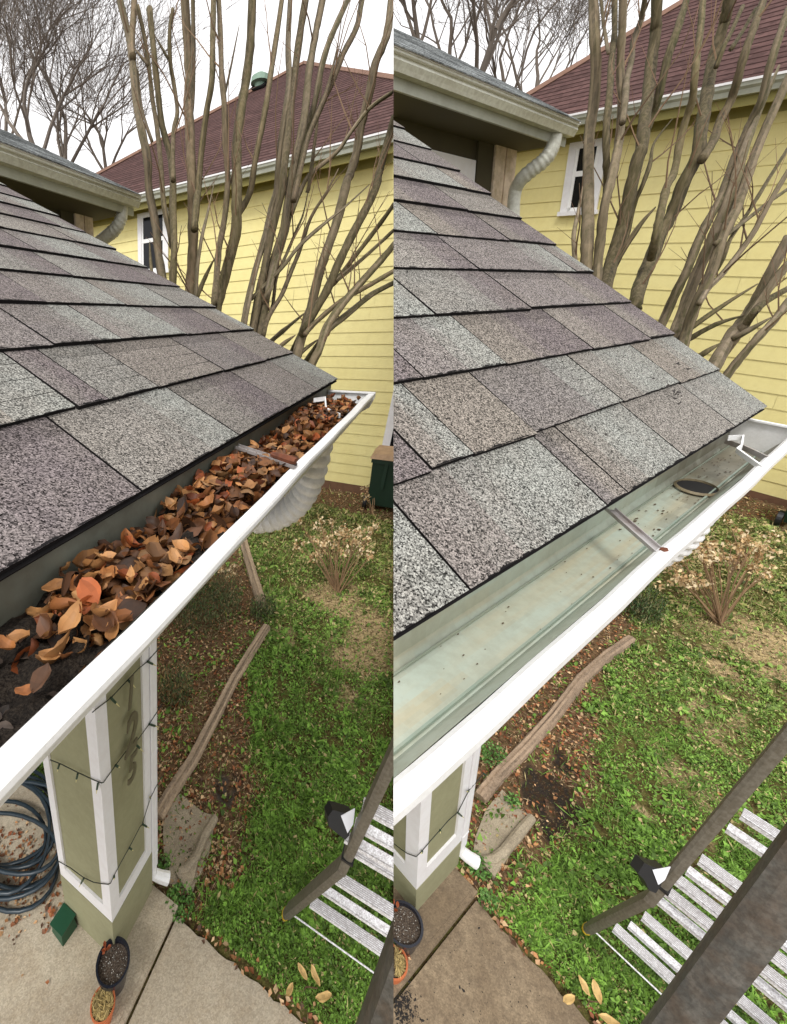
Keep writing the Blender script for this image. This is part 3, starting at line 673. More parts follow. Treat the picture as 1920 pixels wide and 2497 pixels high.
    e = MB(); e.tube(full, r_, 14); part('ribbed_elbow', e, M['gut_cream'], P, ds, smooth=True)

# ------------------------------------------------------------------ yellow neighbour house
def yellow_house(D):
    P = D['P']; gh = D['ghouse']; row = D['row']
    sb = P.bp(*D['sidbot'], 0, gh)[2]
    if P is A: ge = gh-.45; eu = P.bp(594, 410, 0, ge)[2]; kl, kr = 11.5, -1.6
    else: ge = gh-.5; eu = P.bp(1650, 230, 0, ge)[2]; kl, kr = 10.5, -1.6
    root = thing('yellow_house', P, (gh, 2, -GR), 'two-storey yellow clapboard house with dark red roof beyond the '+D['tag'], 'house')
    top = eu-.10
    s = MB(); u = sb
    while u < top:
        u2 = min(u+row, top)
        k = kl
        while k > kr:
            k2 = max(k-rnd.uniform(2.4, 3.8), kr); o = rnd.uniform(-.002, .002)
            s.add([(gh-.015+o, k-.002, u), (gh-.015+o, k2+.002, u), (gh-.003, k2+.002, u2+.01), (gh-.003, k-.002, u2+.01)], [(0, 1, 2, 3)])
            s.add([(gh-.015+o, k-.002, u), (gh+.0, k-.002, u), (gh+.0, k2+.002, u), (gh-.015+o, k2+.002, u)], [(0, 1, 2, 3)])
            k = k2
        u = u2
    s.box((gh, kr, -GR-.2), (gh+.12, kl, top+.3))
    part('clapboard_siding', s, M['siding'], P, root)
    f = MB(); f.box((gh-.02, kr, -GR-.2), (gh-.002, kl, sb-.005)); part('foundation', f, M['foundation'], P, root)
    so = MB(); so.box((ge+.02, kr, top), (gh-.001, kl, top+.02)); so.box((gh-.05, kr, top-.16), (gh-.027, kl, top-.001)); part('soffit', so, M['soffit'], P, root)
    # hip roof front
    pitch = .62
    rp = lambda t, k, o=0: (ge+.06+t, k, eu+pitch*t+o)
    nvec = np.array([-pitch, 0, 1.0])
    def ronp(x, y):
        base = np.array(rp(0, 0)); return P.pl(x, y, nvec, nvec@base)
    if P is A: ap = ronp(742, 157); a2 = ronp(245, 425); a3 = ronp(960, 195)
    else: ap = ronp(1840, -95); a2 = ronp(1305, 226); a3 = None
    T = ap[0]-ge-.06
    sl = (a2[1]-ap[1])/max(.1, (ap[0]-a2[0])); kL = lambda t: ap[1]+sl*(T-t)
    if a3 is not None: sr = (ap[1]-a3[1])/max(.05, (ap[0]-a3[0]))
    else: sr = 1.1
    sr = min(max(sr, .5), 3.0)
    kR = lambda t: max(ap[1]-sr*(T-t), -3)
    rf = MB(); n = int(T*math.sqrt(1+pitch**2)/.15)
    for i in range(n):
        ta, tb = T*i/n, T*(i+1)/n
        k = kL(ta); kend = kR(ta)
        while k > kend:
            k2 = max(k-rnd.uniform(.35, 1.4), kend); c = np.array(lin(84, 63, 60))*rnd.uniform(.82, 1.16)
            lo = (kL(tb) if k == kL(ta) else k); hi = (kR(tb) if k2 <= kend else k2)
            rf.add([rp(ta, k, .014), rp(ta, k2, .014), rp(tb, hi, .004), rp(tb, min(k, kL(tb)), .004)], [(3, 2, 1, 0)], 0, tuple(c))
            rf.add([rp(ta, k, -.004), rp(ta, k2, -.004), rp(ta, k2, .014), rp(ta, k, .014)], [(0, 1, 2, 3)], 1)
            k = k2
    rf.add([rp(T, ap[1]), (ge+2*T+.3, kL(0), eu), rp(0, kL(0))], [(0, 1, 2)], 0, lin(84, 63, 60))
    rf.add([rp(T, ap[1]), rp(0, kR(0)), (ge+2*T+.3, kR(0), eu)], [(0, 1, 2)], 0, lin(84, 63, 60))
    part('red_roof', rf, [M['red_shingle'], M['dark_lap']], P, root)
    rg_ = MB(); 
    rg_.tube([rp(0, kL(0), .03), rp(T, ap[1], .03)], .05, 5, 0); rg_.tube([rp(T, ap[1], .03), rp(0, kR(0), .03)], .05, 5, 0)
    part('hip_caps', rg_, M['hip'], P, root)
    if P is A:
        v = MB(); p0 = ronp(634, 214); v.lathe(p0+np.array([.0, 0, -.05]), [(.16, 0), (.16, .12), (.28, .14), (.26, .26), (.1, .34), (.0, .35)], 14); part('roof_vent', v, M['vent'], P, root)
        v = MB(); v.obox(p0+np.array([-.25, -.25, -.12]), (.0, .5, 0), (.3, 0, .186), (-.02, 0, .035)); part('vent_flashing', v, M['asphalt_edge'], P, root)
    # gutter along its eave
    gt = thing('eave_gutter', P, (ge, 4, eu-.1), 'grey gutter with white edge along the yellow house eave beyond the '+D['tag'], 'gutter')
    b = MB(); b.extr([(ge+.10, kl, eu-.005), (ge-.02, kl, eu-.005), (ge-.015, kl, eu-.05), (ge+.01, kl, eu-.075), (ge+.02, kl, eu-.125), (ge+.10, kl, eu-.125)], (0, kr-kl, 0)); part('trough', b, M['gut_grey'], P, gt)
    b = MB(); b.box((ge-.03, kr, eu-.012), (ge+.0, kl, eu+.012)); part('front_lip', b, M['white_trim'], P, gt)
    b = MB(); b.box((ge+.101, kr, eu-.22), (ge+.13, kl, eu-.02)); part('fascia_board', b, M['soffit'], P, root)
    # window
    W = (lambda x, y: P.bp(x, y, 0, gh-.03))
    if P is A: TL, BL = W(331.4, 524), W(345, 665); kR_ = W(412, 600)[1]; mid = W(347, 590)[2]
    else: TL, BL = W(1391, 350), W(1368.6, 517); kR_ = W(1462, 480)[1]; mid = W(1400, 425.7)[2]
    k1 = (TL[1]+BL[1])/2; u1, u0 = TL[2], BL[2]; w_ = MB(); t = .11; X = gh-.03
    w_.box((X-.03, k1, u0), (X, k1-t, u1)); w_.box((X-.03, kR_, u0), (X, kR_+t, u1)); w_.box((X-.031, k1-t, u1-t*.8), (X, kR_+t, u1)); w_.box((X-.05, k1+.03, u0-.06), (X, kR_-.03, u0))
    wf = part('window', w_, M['white_trim'], P, root)
    w_ = MB(); w_.box((X-.022, k1-t, mid-.035), (X, kR_+t, mid+.035))
    for a, b2 in ((mid+.035, u1-t*.8), (u0, mid-.035)):
        w_.box((X-.018, k1-t, a), (X, k1-t-.05, b2)); w_.box((X-.018, kR_+t, a), (X, kR_+t+.05, b2))
    w_.box((X-.018, k1-t, u0), (X, kR_+t, u0+.05))
    if wf:
        part('sash', w_, M['white_paint'], P, wf, root=root)
        w_ = MB(); w_.box((X-.010, k1-t, u0), (X-.004, kR_+t, u1)); part('pane', w_, M['glass'], P, wf, root=root)
    if P is A:
        a = W(960, 966); c = W(931, 1080); bot = W(925, 1093)[2]
        k1 = a[1]+.02; w_ = MB(); w_.box((X-.03, k1, bot+.05), (X, k1-.14, a[2]+1.2)); w_.box((X-.03, k1-1.0, bot+.05), (X, k1-.86, a[2]+1.2)); w_.box((X-.07, k1+.06, bot), (X, k1-1.06, bot+.05)); w_.box((X-.031, k1-.14, a[2]+1.06), (X, k1-.86, a[2]+1.2))
        wf = part('window', w_, M['white_trim'], P, root)
        w_ = MB(); w_.box((X-.010, k1-.14, bot+.05), (X-.004, k1-.86, a[2]+1.06))
        if wf: part('pane', w_, M['glass'], P, wf, root=root)
M['dark_lap'] = mat('shingle_lap_edge', lin(58, 36, 34), .95)
M['hip'] = mat('hip_cap_shingles', lin(138, 108, 92), .95, noise=(8, .4, lin(110, 84, 72)))

# ------------------------------------------------------------------ many small flat pieces as one mesh
def flecks(name, P, base, pos, sx, sy, yaw, tilt, roll, col, material, kind='stuff', cup=.0, parent=None, label=None, cat=None, rev=False):
    """pos (n,3) local; each piece a folded diamond leaf of 2 quads"""
    n = len(pos)
    if n == 0: return None
    t = np.array([[-.5, 0, 0], [-.12, .5, 0], [.5, 0, 0], [-.12, -.5, 0], [0, 0, -.06]])
    L = np.stack([t[None, :, 0]*sx[:, None], t[None, :, 1]*sy[:, None], np.abs(t[None, :, 1])*2*cup*sy[:, None]], 2)
    cy, sy_ = np.cos(yaw), np.sin(yaw); cp, sp = np.cos(tilt), np.sin(tilt); cr, sr = np.cos(roll), np.sin(roll)
    x, y, z = L[..., 0], L[..., 1], L[..., 2]
    y, z = y*cr[:, None]-z*sr[:, None], y*sr[:, None]+z*cr[:, None]
    x, z = x*cp[:, None]+z*sp[:, None], -x*sp[:, None]+z*cp[:, None]
    x, y = x*cy[:, None]-y*sy_[:, None], x*sy_[:, None]+y*cy[:, None]
    V = np.stack([x, y, z], 2)+pos[:, None, :]
    cc = V@P.M.T; d = (cc@SEAM)*P.sign; ok = (d >= 0).all(1); V = V[ok]; col = col[ok]; n = len(V)
    W = (V.reshape(-1, 3)@P.M.T)@C2W.T; W[:, 2] += CAMH; b = wpt(P, base); W -= b
    me = bpy.data.meshes.new(name); me.vertices.add(n*5); me.vertices.foreach_set('co', W.ravel())
    f = (np.arange(n)[:, None]*5+np.array([[0, 4, 1, 1, 4, 2, 2, 4, 3, 3, 4, 0]])).ravel()
    me.loops.add(n*12); me.loops.foreach_set('vertex_index', f)
    me.polygons.add(n*4); me.polygons.foreach_set('loop_start', np.arange(n*4)*3); me.polygons.foreach_set('loop_total', np.full(n*4, 3))
    me.materials.append(material); me.update(calc_edges=True)
    ca = me.color_attributes.new('Col', 'FLOAT_COLOR', 'CORNER'); c4 = np.concatenate([np.repeat(col, 12, 0), np.ones((n*12, 1))], 1); ca.data.foreach_set('color', c4.ravel())
    o = bpy.data.objects.new(name, me); COL.objects.link(o)
    if parent: o.parent = parent; o.location = Vector(b)-parent.location
    else: o.location = b
    if kind: o['kind'] = kind
    if label: o['label'] = label
    if cat: o['category'] = cat
    return o
def in_view(P, pos, m=60):
    c = pos@P.M.T; z = c[:, 2]; x = PX+FL*c[:, 0]/z; y = PY+FL*c[:, 1]/z
    lo, hi = (-m, 960) if P is A else (960, 1920+m)
    return (z > .1) & (x > lo) & (x < hi) & (y > -m) & (y < IH+m), z

def ground(D):
    P = D['P']; ks, gs = D['step']
    f1 = lambda l: [tuple(P.bp(x, y, 2, -GR)[:2]) for x, y in l]
    if P is A:
        bed = f1([(470, 2262), (514, 2245), (571, 2177), (617, 2108), (634, 2045), (612, 1971), (640, 1914), (610, 1857), (606, 1714), (583, 1634), (640, 1540), (640, 1440), (560, 1300), (300, 1300), (300, 2262)])
        tan = [(914, 1543, .26), (870, 1600, .15), (880, 1686, .09), (737, 1760, .05), (777, 1457, .16), (830, 1470, .2), (930, 1640, .08), (690, 1560, .08)]
        dark = [(548, 1900, .11), (560, 1950, .07)]
    else:
        bed = f1([(1206, 2234), (1246, 2223), (1297, 2154), (1360, 2086), (1411, 2046), (1434, 1960), (1469, 1914), (1457, 1857), (1446, 1771), (1434, 1714), (1474, 1634), (1531, 1566), (1560, 1480), (1460, 1400), (1100, 1400), (1100, 2234)])
        tan = [(1886, 1566, .2), (1789, 1657, .12), (1897, 1646, .13), (1760, 1749, .08), (1731, 1789, .06), (1697, 1943, .06), (1720, 1965, .05), (1669, 2005, .04), (1740, 1530, .2), (1840, 1600, .1)]
        dark = [(1330, 1930, .13), (1380, 1960, .10), (1300, 1890, .12), (1340, 2010, .10), (1380, 1860, .1)]
    tanp = [(*P.bp(x, y, 2, -GR)[:2], r) for x, y, r in tan]; darkp = [(*P.bp(x, y, 2, -GR)[:2], r) for x, y, r in dark]
    def masks(g, k):
        wob = (fbm(g, k, 7, 2)-.5)*.30; wob2 = (fbm(g, k, 7, 7)-.5)*.30
        b = inpoly(g+wob, k+wob2, bed).astype(float)
        b = np.maximum(b, (g > D['ghouse']-.75-.5*fbm(g, k, 2, 4)))
        t = np.zeros_like(g)
        for a, c, r in tanp: t = np.maximum(t, 1-np.hypot(g-a+wob*2.5, k-c+wob2*2.5)/(r*2.2))
        t = np.clip(t*1.6+np.clip(fbm(g, k, 1.7, 9)-.60, 0, 1)*2.2, 0, 1)
        dk = np.zeros_like(g)
        for a, c, r in darkp: dk = np.maximum(dk, np.hypot(g-a+wob, k-c+wob2) < r)
        return b, t*(1-b), dk
    N1, N2 = 170, 130
    ga = np.concatenate([[-40, -12, -3], np.linspace(0, D['ghouse']+.3, N1), [D['ghouse']+8, 30, 90]]); ka = np.concatenate([[-60, -20, -6], np.linspace(-3, 3.2, N2), [6, 20, 60]])
    G, K = np.meshgrid(ga, ka, indexing='ij'); b, t, dk = masks(G.ravel(), K.ravel())
    nz = fbm(G.ravel(), K.ravel(), 9, 1); U = -GR+.018*(nz-.5)-.012*dk
    U = np.where((G.ravel() < gs+.03), -GR-.02, U)
    U = np.where((K.ravel() > ks-.03) & (G.ravel() < gs+.03), -GR-.03, U)
    V = np.stack([G.ravel(), K.ravel(), U], 1); n1, n2 = G.shape
    turf = np.array(lin(96, 92, 50)); soil = np.array(lin(112, 88, 64)); tn = np.array(lin(196, 172, 128)); dkc = np.array(lin(48, 42, 38) if P is B else lin(74, 68, 64))
    c = turf*(1-b[:, None])+soil*b[:, None]; c = c*(1-t[:, None]*.8)+tn*t[:, None]*.8; c = c*(1-dk[:, None])+dkc*dk[:, None]
    m = MB(); m.v = V.tolist(); m.n = len(V); m.vc = c
    for i in range(n1-1):
        for j in range(n2-1):
            m.f.append((i*n2+j, (i+1)*n2+j, (i+1)*n2+j+1, i*n2+j+1)); m.m.append(0); m.c.append(tuple(c[i*n2+j]))
    MB.cur = m; single('ground', m, M['ground'], P, (2, 0, -GR), kind='structure', smooth=True)
    # concrete path and porch slab
    m = MB(); rn = random.Random(3)
    k = -7.0; e = [];
    while k < ks-.04: e.append((gs-.012+rn.uniform(-.012, .012), k)); k += .05
    e.append((gs-.012, ks-.036))
    poly = [(-1.5, ks-.036), (-1.5, -7)]+e
    m.extr([(a, c_, -GR-.1) for a, c_ in poly[::-1]], (0, 0, .1)); 
    single('path', m, M['concrete' if P is A else 'damp_concrete'], P, (.5, 0, -GR), kind='structure')
    m = MB(); m.box((-1.5, ks, -GR-.1), (gs, 4, -HG+.0)); m.box((-1.5, ks-.026, -HG-.034), (gs+.012, ks-.0005, -HG-.003)); m.box((gs+.0005, ks-.0, -HG-.034), (gs+.012, 4, -HG-.003))
    single('porch_slab', m, M['concrete' if P is A else 'damp_concrete'], P, (.5, 1.2, -HG), kind='structure')
    # grass: leaves of clover and blades, dense near the lens, coarser far away
    rg = np.random.default_rng(21 if P is A else 22)
    def sample(nn, zp=2.0, k0=-3.2, k1=3):
        g = rg.uniform(1.0, D['ghouse'], nn); k = rg.uniform(k0, k1, nn)
        pos = np.stack([g, k, np.full(nn, -GR+.006)], 1); ok, z = in_view(P, pos); keep = ok & (rg.random(nn) < np.minimum(1, (2.1/z)**zp)); return pos[keep], z[keep]
    pos, z = sample(1900000)
    jt = rg.normal(0, .045, (len(pos), 2)); b, t, dk = masks(pos[:, 0]+jt[:, 0], pos[:, 1]+jt[:, 1])
    on_slab = (pos[:, 0] < gs+.01+.03*fbm(pos[:, 0], pos[:, 1], 20, 5))
    den = (1-b*.93)*(1-t*.88)*(1-dk)*np.clip(-.55+2.6*fbm(pos[:, 0], pos[:, 1], 7, 12)+.9*(pos[:, 0] < 1.9), .10, 1)
    keep = (rg.random(len(pos)) < den) & ~on_slab; pos = pos[keep]; z = z[keep]
    n = len(pos); pos = pos.copy(); cl = fbm(pos[:, 0], pos[:, 1], 9, 30); pos[:, 2] += rg.random(n)*.030*(.3+cl)
    s = rg.uniform(.008, .019, n)*(z/2.2)**.75*(1+.9*(fbm(pos[:, 0], pos[:, 1], 8, 63) > .57))
    f = fbm(pos[:, 0], pos[:, 1], 3.2, 40); near = np.clip(1.8-pos[:, 0]*.28, 0, 1)
    c1, c2, c3 = np.array(lin(108, 148, 56)), np.array(lin(156, 170, 92)), np.array(lin(190, 172, 122))
    col = c1*(near*.75+.25*(1-f))[:, None]+c2*((1-near)*f*.9+.1)[:, None]; col = col*rg.uniform(.3, 1.45, (n, 1))*(.62+.95*fbm(pos[:, 0], pos[:, 1], 14, 77))[:, None]; dry = rg.random(n) < .22*(1-near)+.04; col[dry] = c3*1.1
    bl = rg.random(n) < np.clip(1.6*fbm(pos[:, 0], pos[:, 1], 4, 91)-.4, .12, .8)      # narrow blades between broad-leaved weeds
    sx = np.where(bl, s*rg.uniform(1.8, 3.4, n), s*rg.uniform(.6, 1.5, n)); sy = np.where(bl, s*rg.uniform(.10, .24, n), s*rg.uniform(.4, .95, n))
    flecks('grass', P, (2, 0, -GR), pos, sx, sy, rg.uniform(0, 6.3, n), np.where(bl, rg.uniform(-1.3, 1.3, n), rg.uniform(-.9, .9, n)), rg.uniform(-.8, .8, n), col, M['grass'], cup=.2)
    print(P.name, 'grass', n)
    # straw and clippings
    pos, z = sample(420000); b, t, dk = masks(pos[:, 0], pos[:, 1])
    keep = (rg.random(len(pos)) < (.05+.9*t+.22*b)*(1-dk)) & (pos[:, 0] > gs+.01); pos = pos[keep]; z = z[keep]; n = len(pos); pos[:, 2] += rg.random(n)*.012
    s = rg.uniform(.02, .05, n)*(z/2.3)**.6
    col = np.array(lin(205, 180, 138))*rg.uniform(.5, 1.15, (n, 1))
    flecks('dry_straw', P, (2, 0, -GR), pos, s, s*.07, rg.uniform(0, 6.3, n), rg.uniform(-.35, .35, n), rg.uniform(-.5, .5, n), col, M['straw'])
    # fallen leaves
    pos, z = sample(150000, 1.6, -2, 3); b, t, dk = masks(pos[:, 0], pos[:, 1])
    keep = (rg.random(len(pos)) < (b*.95*np.clip(fbm(pos[:, 0], pos[:, 1], 4, 55)*1.8-.15, 0, 1)+.006)*(1-dk*.8)) & (pos[:, 0] > gs+.005); pos = pos[keep]; z = z[keep]
    # leaves blown onto the slab by the wall and along the path edge
    q = np.array([P.bp(*((rg.normal(70, 60), rg.normal(2130, 75)) if P is A else (rg.normal(975, 12), rg.normal(2290, 60))), 2, -HG+.004) for _ in range(420 if P is A else 20)]); pos = np.concatenate([pos, q])
    kk = rg.uniform(-2.5, ks, 260); q = np.stack([gs+rg.normal(.015, .02, 260), kk, np.full(260, -GR+.012)], 1); pos = np.concatenate([pos, q])
    n = len(pos); pos[:, 2] += rg.random(n)*.014; s = rg.uniform(.014, .040, n)
    pal = np.array([lin(190, 136, 88), lin(160, 100, 60), lin(212, 168, 122), lin(122, 82, 56), lin(96, 70, 52), lin(222, 188, 144), lin(156, 92, 58)])
    col = pal[rg.integers(0, 7, n)]*rg.uniform(.6, 1.1, (n, 1))
    flecks('leaf_litter', P, (1.6, 1, -GR), pos, s, s*rg.uniform(.45, .8, n), rg.uniform(0, 6.3, n), rg.uniform(-.5, .5, n), rg.uniform(-.5, .5, n), col, M['leaf'], cup=.35)
    if P is B:   # wet crumbs thrown out of the gutter
        n = 900; kk = np.concatenate([rg.uniform(-1.5, .5, 500), rg.normal(.49, .035, 400)]); gg = np.concatenate([rg.uniform(.3, 1.2, 500), rg.normal(.63, .035, 400)])
        ok = kk < ks-.01; kk = kk[ok]; gg = gg[ok]; n = len(kk)
        pos = np.stack([gg, kk, np.full(n, -GR+.003)], 1)
        s = rg.uniform(.002, .006, n)*np.where(rg.random(n) < .12, 2.6, 1)
        flecks('soil_crumbs', P, (.7, .3, -GR), pos, s*1.6, s, rg.uniform(0, 6.3, n), rg.uniform(-.2, .2, n), rg.uniform(-.2, .2, n), np.tile(np.array([[.014, .011, .009]]), (n, 1)), M['straw'], cup=-.3)
        n = 26; k0, u0 = D['e0']; ev = np.array(D['ev'])
        t_ = rg.uniform(.1, 2.6, n); g = rg.uniform(.15, 1.45, n)
        c_ = np.array([P.pl(x, y, np.array([0, -ev[1], ev[0]]), -ev[1]*k0+ev[0]*u0) for x, y in ((1655, 985), (1650, 975), (1640, 990), (1655, 1000), (1632, 968), (1628, 960), (1474, 1083), (1476, 1086), (1381, 1142), (1378, 1146), (1648, 904), (1585, 946), (1588, 942), (1650, 1003), (1645, 980), (1637, 972), (1400, 1210), (1408, 1206), (1675, 916))]); n = len(c_)
        s = rg.uniform(.004, .010, n); c_[:, 2] += .016
        flecks('roof_debris', P, (1, .3, -.2), c_, s*1.3, s, rg.uniform(0, 6.3, n), rg.uniform(-.2, .5, n), rg.uniform(-.2, .2, n), np.tile(np.array([[.02, .015, .012]]), (n, 1)), M['straw'], cup=-.4)
    return masks

def weeds(P, spots, name, cat, group=None):
    for (x, y, w, h, n, cols, up_, lab) in spots:
        c = P.bp(x, y, 2, -GR); z = (P.M@c)[2]; s = w/FL*z
        r = np.random.default_rng(int(x+y)); a = r.uniform(0, 6.3, n); rad = np.sqrt(r.random(n))*s*.5
        pos = np.stack([c[0]+rad*np.cos(a), c[1]+rad*np.sin(a), -GR+r.random(n)**1.2*h], 1)
        col = np.array(cols)[r.integers(0, len(cols), n)]*r.uniform(.5, 1.3, (n, 1)); q = r.uniform(.010, .022, n)
        root = thing(name, P, tuple(c), lab, cat, group)
        flecks('foliage', P, tuple(c), pos, q*(2.4 if up_ else 1.2), q*(.5 if up_ else .7), r.uniform(0, 6.3, n), r.uniform(-1.4, -.5, n) if up_ else r.uniform(-.6, .6, n), r.uniform(-.5, .5, n), col, M['grass'], kind=None, cup=.2, parent=root)
        st = MB()
        for i in range(14):
            t = r.uniform(0, 6.3); q2 = r.random()*s*.4
            st.tube([(c[0]+q2*.2*math.cos(t), c[1]+q2*.2*math.sin(t), -GR), (c[0]+q2*math.cos(t), c[1]+q2*math.sin(t), -GR+h*r.uniform(.5, 1))], .002, 3, c=lin(86, 66, 44))
        part('stems', st, M['twig'], P, root)

def dead_shrub(P, x, y, wpx, hpx, n, lab, lean=0):
    c = P.bp(x, y, 2, -GR); z = (P.M@c)[2]; s = 1/FL*z; r = random.Random(int(x*3+y))
    root = thing('dried_shrub', P, tuple(c), lab, 'shrub')
    st = MB(); tips = []
    for i in range(n):
        tx = x+r.uniform(-.5, .5)*wpx; ty = y-hpx*r.uniform(.45, 1)
        e = P.at(tx+lean, ty, z*r.uniform(.9, 1.08)); b = c+np.array([r.uniform(-.03, .03), r.uniform(-.03, .03), 0])
        mid = b*.5+e*.5+np.array([r.uniform(-.03, .03), r.uniform(-.03, .03), .03])
        st.tube([b, mid, e], [.006, .0045, .0025], 4, c=np.array(lin(140, 112, 82))*r.uniform(.7, 1.2)); tips.append((mid, e))
        for _ in range(2):
            q = b*(1-.7)+e*.7; e2 = e+np.array([r.uniform(-.09, .09), r.uniform(-.09, .09), r.uniform(-.06, .06)]); st.tube([q, e2], [.003, .0018], 3, c=lin(120, 90, 62)); tips.append((q, e2))
    part('stems', st, M['twig'], P, root)
    pos = []
    for m_, e in tips:
        for _ in range(r.randint(6, 13)): pos.append(e+np.array([r.gauss(0, .022), r.gauss(0, .022), r.gauss(0, .022)]))
        if r.random() < .35: pos.append(m_*.4+e*.6)
    pos = np.array(pos); k = len(pos); rr = np.random.default_rng(int(x)); q = rr.uniform(.024, .046, k)
    pal = np.array([lin(222, 198, 152), lin(204, 172, 124), lin(230, 210, 172), lin(184, 148, 104)])
    flecks('dried_leaves', P, tuple(c), pos, q*1.3, q*.8, rr.uniform(0, 6.3, k), rr.uniform(-1.2, 1.2, k), rr.uniform(-1, 1, k), pal[rr.integers(0, 4, k)]*rr.uniform(.75, 1.1, (k, 1)), M['leaf'], kind=None, cup=.4, parent=root)

def log(P, pts, wpx, lab):
    w3 = []
    for x, y in pts:
        c = P.bp(x, y, 2, -GR+.03); w3.append(c)
    z = (P.M@w3[len(w3)//2])[2]; r = wpx/FL*z/2
    full = []
    for i in range(len(w3)-1):
        for t in np.linspace(0, 1, 14)[:-1]: full.append(w3[i]*(1-t)+w3[i+1]*t)
    full.append(w3[-1]); m = MB()
    n = 20; vs = []; rl = random.Random(int(pts[0][0])); ridge = [1+rl.uniform(-.20, .14) for _ in range(n)]
    for i, p in enumerate(full):
        t = unit(full[min(i+1, len(full)-1)]-full[max(0, i-1)]); b = unit(np.cross(t, [0, 0, 1])); a = np.array([0, 0, 1.])
        for j in range(n):
            th = 2*math.pi*j/n; q = r*ridge[j]*(1+rl.uniform(-.05, .05))*(1.0 if 0 < i < len(full)-1 else .86)
            ct, stt = math.cos(th), math.sin(th); sq = 1/max(abs(ct), abs(stt))**.6
            vs.append(p+b*ct*q*sq+a*stt*q*.75*sq)
    k = len(full); lc = np.array(lin(158, 138, 114) if P is A else lin(150, 128, 106)); st_ = [rl.uniform(.55, 1.25) for _ in range(n)]
    m.add(vs, [tuple(range(n-1, -1, -1)), tuple((k-1)*n+j for j in range(n))], 0, tuple(lc))
    for i in range(k-1):
        for j in range(n):
            st_[j] = min(1.3, max(.4, st_[j]+rl.uniform(-.14, .14)))
            m.f.append((i*n+j, i*n+(j+1) % n, (i+1)*n+(j+1) % n, (i+1)*n+j)); m.m.append(0); m.c.append(tuple(lc*st_[j]))
    cr = MB()
    cr.tube([p+np.array([0, 0, r*.66])+unit(np.cross(unit(w3[-1]-w3[0]), [0, 0, 1]))*r*(.25+.06*math.sin(i*.21)+.03*math.sin(i*.83)) for i, p in enumerate(full[3:-3])], r*.03, 4)
    root = thing('edging_log', P, tuple(w3[0]), lab, 'log')
    part('timber', m, M['timber'], P, root); part('split_line', cr, M['asphalt_edge'], P, root)

def splash_block(D):
    P = D['P']
    if P is A: pl = [(403, 2150), (470, 2172), (508, 2090), (528, 1990), (495, 1980), (440, 1935), (400, 1960), (398, 2030)]; rim = [(526, 1993), (497, 2040), (478, 2090), (455, 2118), (436, 2126)]; foot = [(430, 2128), (458, 2174), (474, 2140), (484, 2098)]
    else: pl = [(1150, 2110), (1208, 2138), (1260, 2060), (1302, 1990), (1270, 1975), (1225, 1925), (1185, 1975), (1160, 2040)]; rim = [(1298, 1993), (1258, 2042), (1228, 2078), (1205, 2096), (1178, 2096)]; foot = [(1176, 2100), (1206, 2138), (1222, 2110), (1234, 2074)]
    a = [P.bp(x, y, 2, -GR+.02) for x, y in pl]
    root = thing('splash_block', P, tuple(np.mean(a, 0)), ('pale' if P is A else 'dark wet')+' concrete splash block under the white downspout foot', 'splash block')
    m = MB(); m.extr([p-np.array([0, 0, .05]) for p in a[::-1]], (0, 0, .05)); part('tray', m, M['old_concrete'], P, root)
    m = MB(); q = [P.bp(x, y, 2, -GR+.04) for x, y in rim]; q = [q[0]*(1-t)+q[1]*t for t in (0, .5)]+q[1:]
    m.tube(q, [.026, .030, .031, .029, .028, .02][:len(q)], 9, jit=.06)
    f = [P.bp(x, y, 2, -GR+.045) for x, y in foot]; m.extr([p-np.array([0, 0, .05]) for p in f], (0, 0, .05)); part('raised_rim', m, M['old_concrete'], P, root)

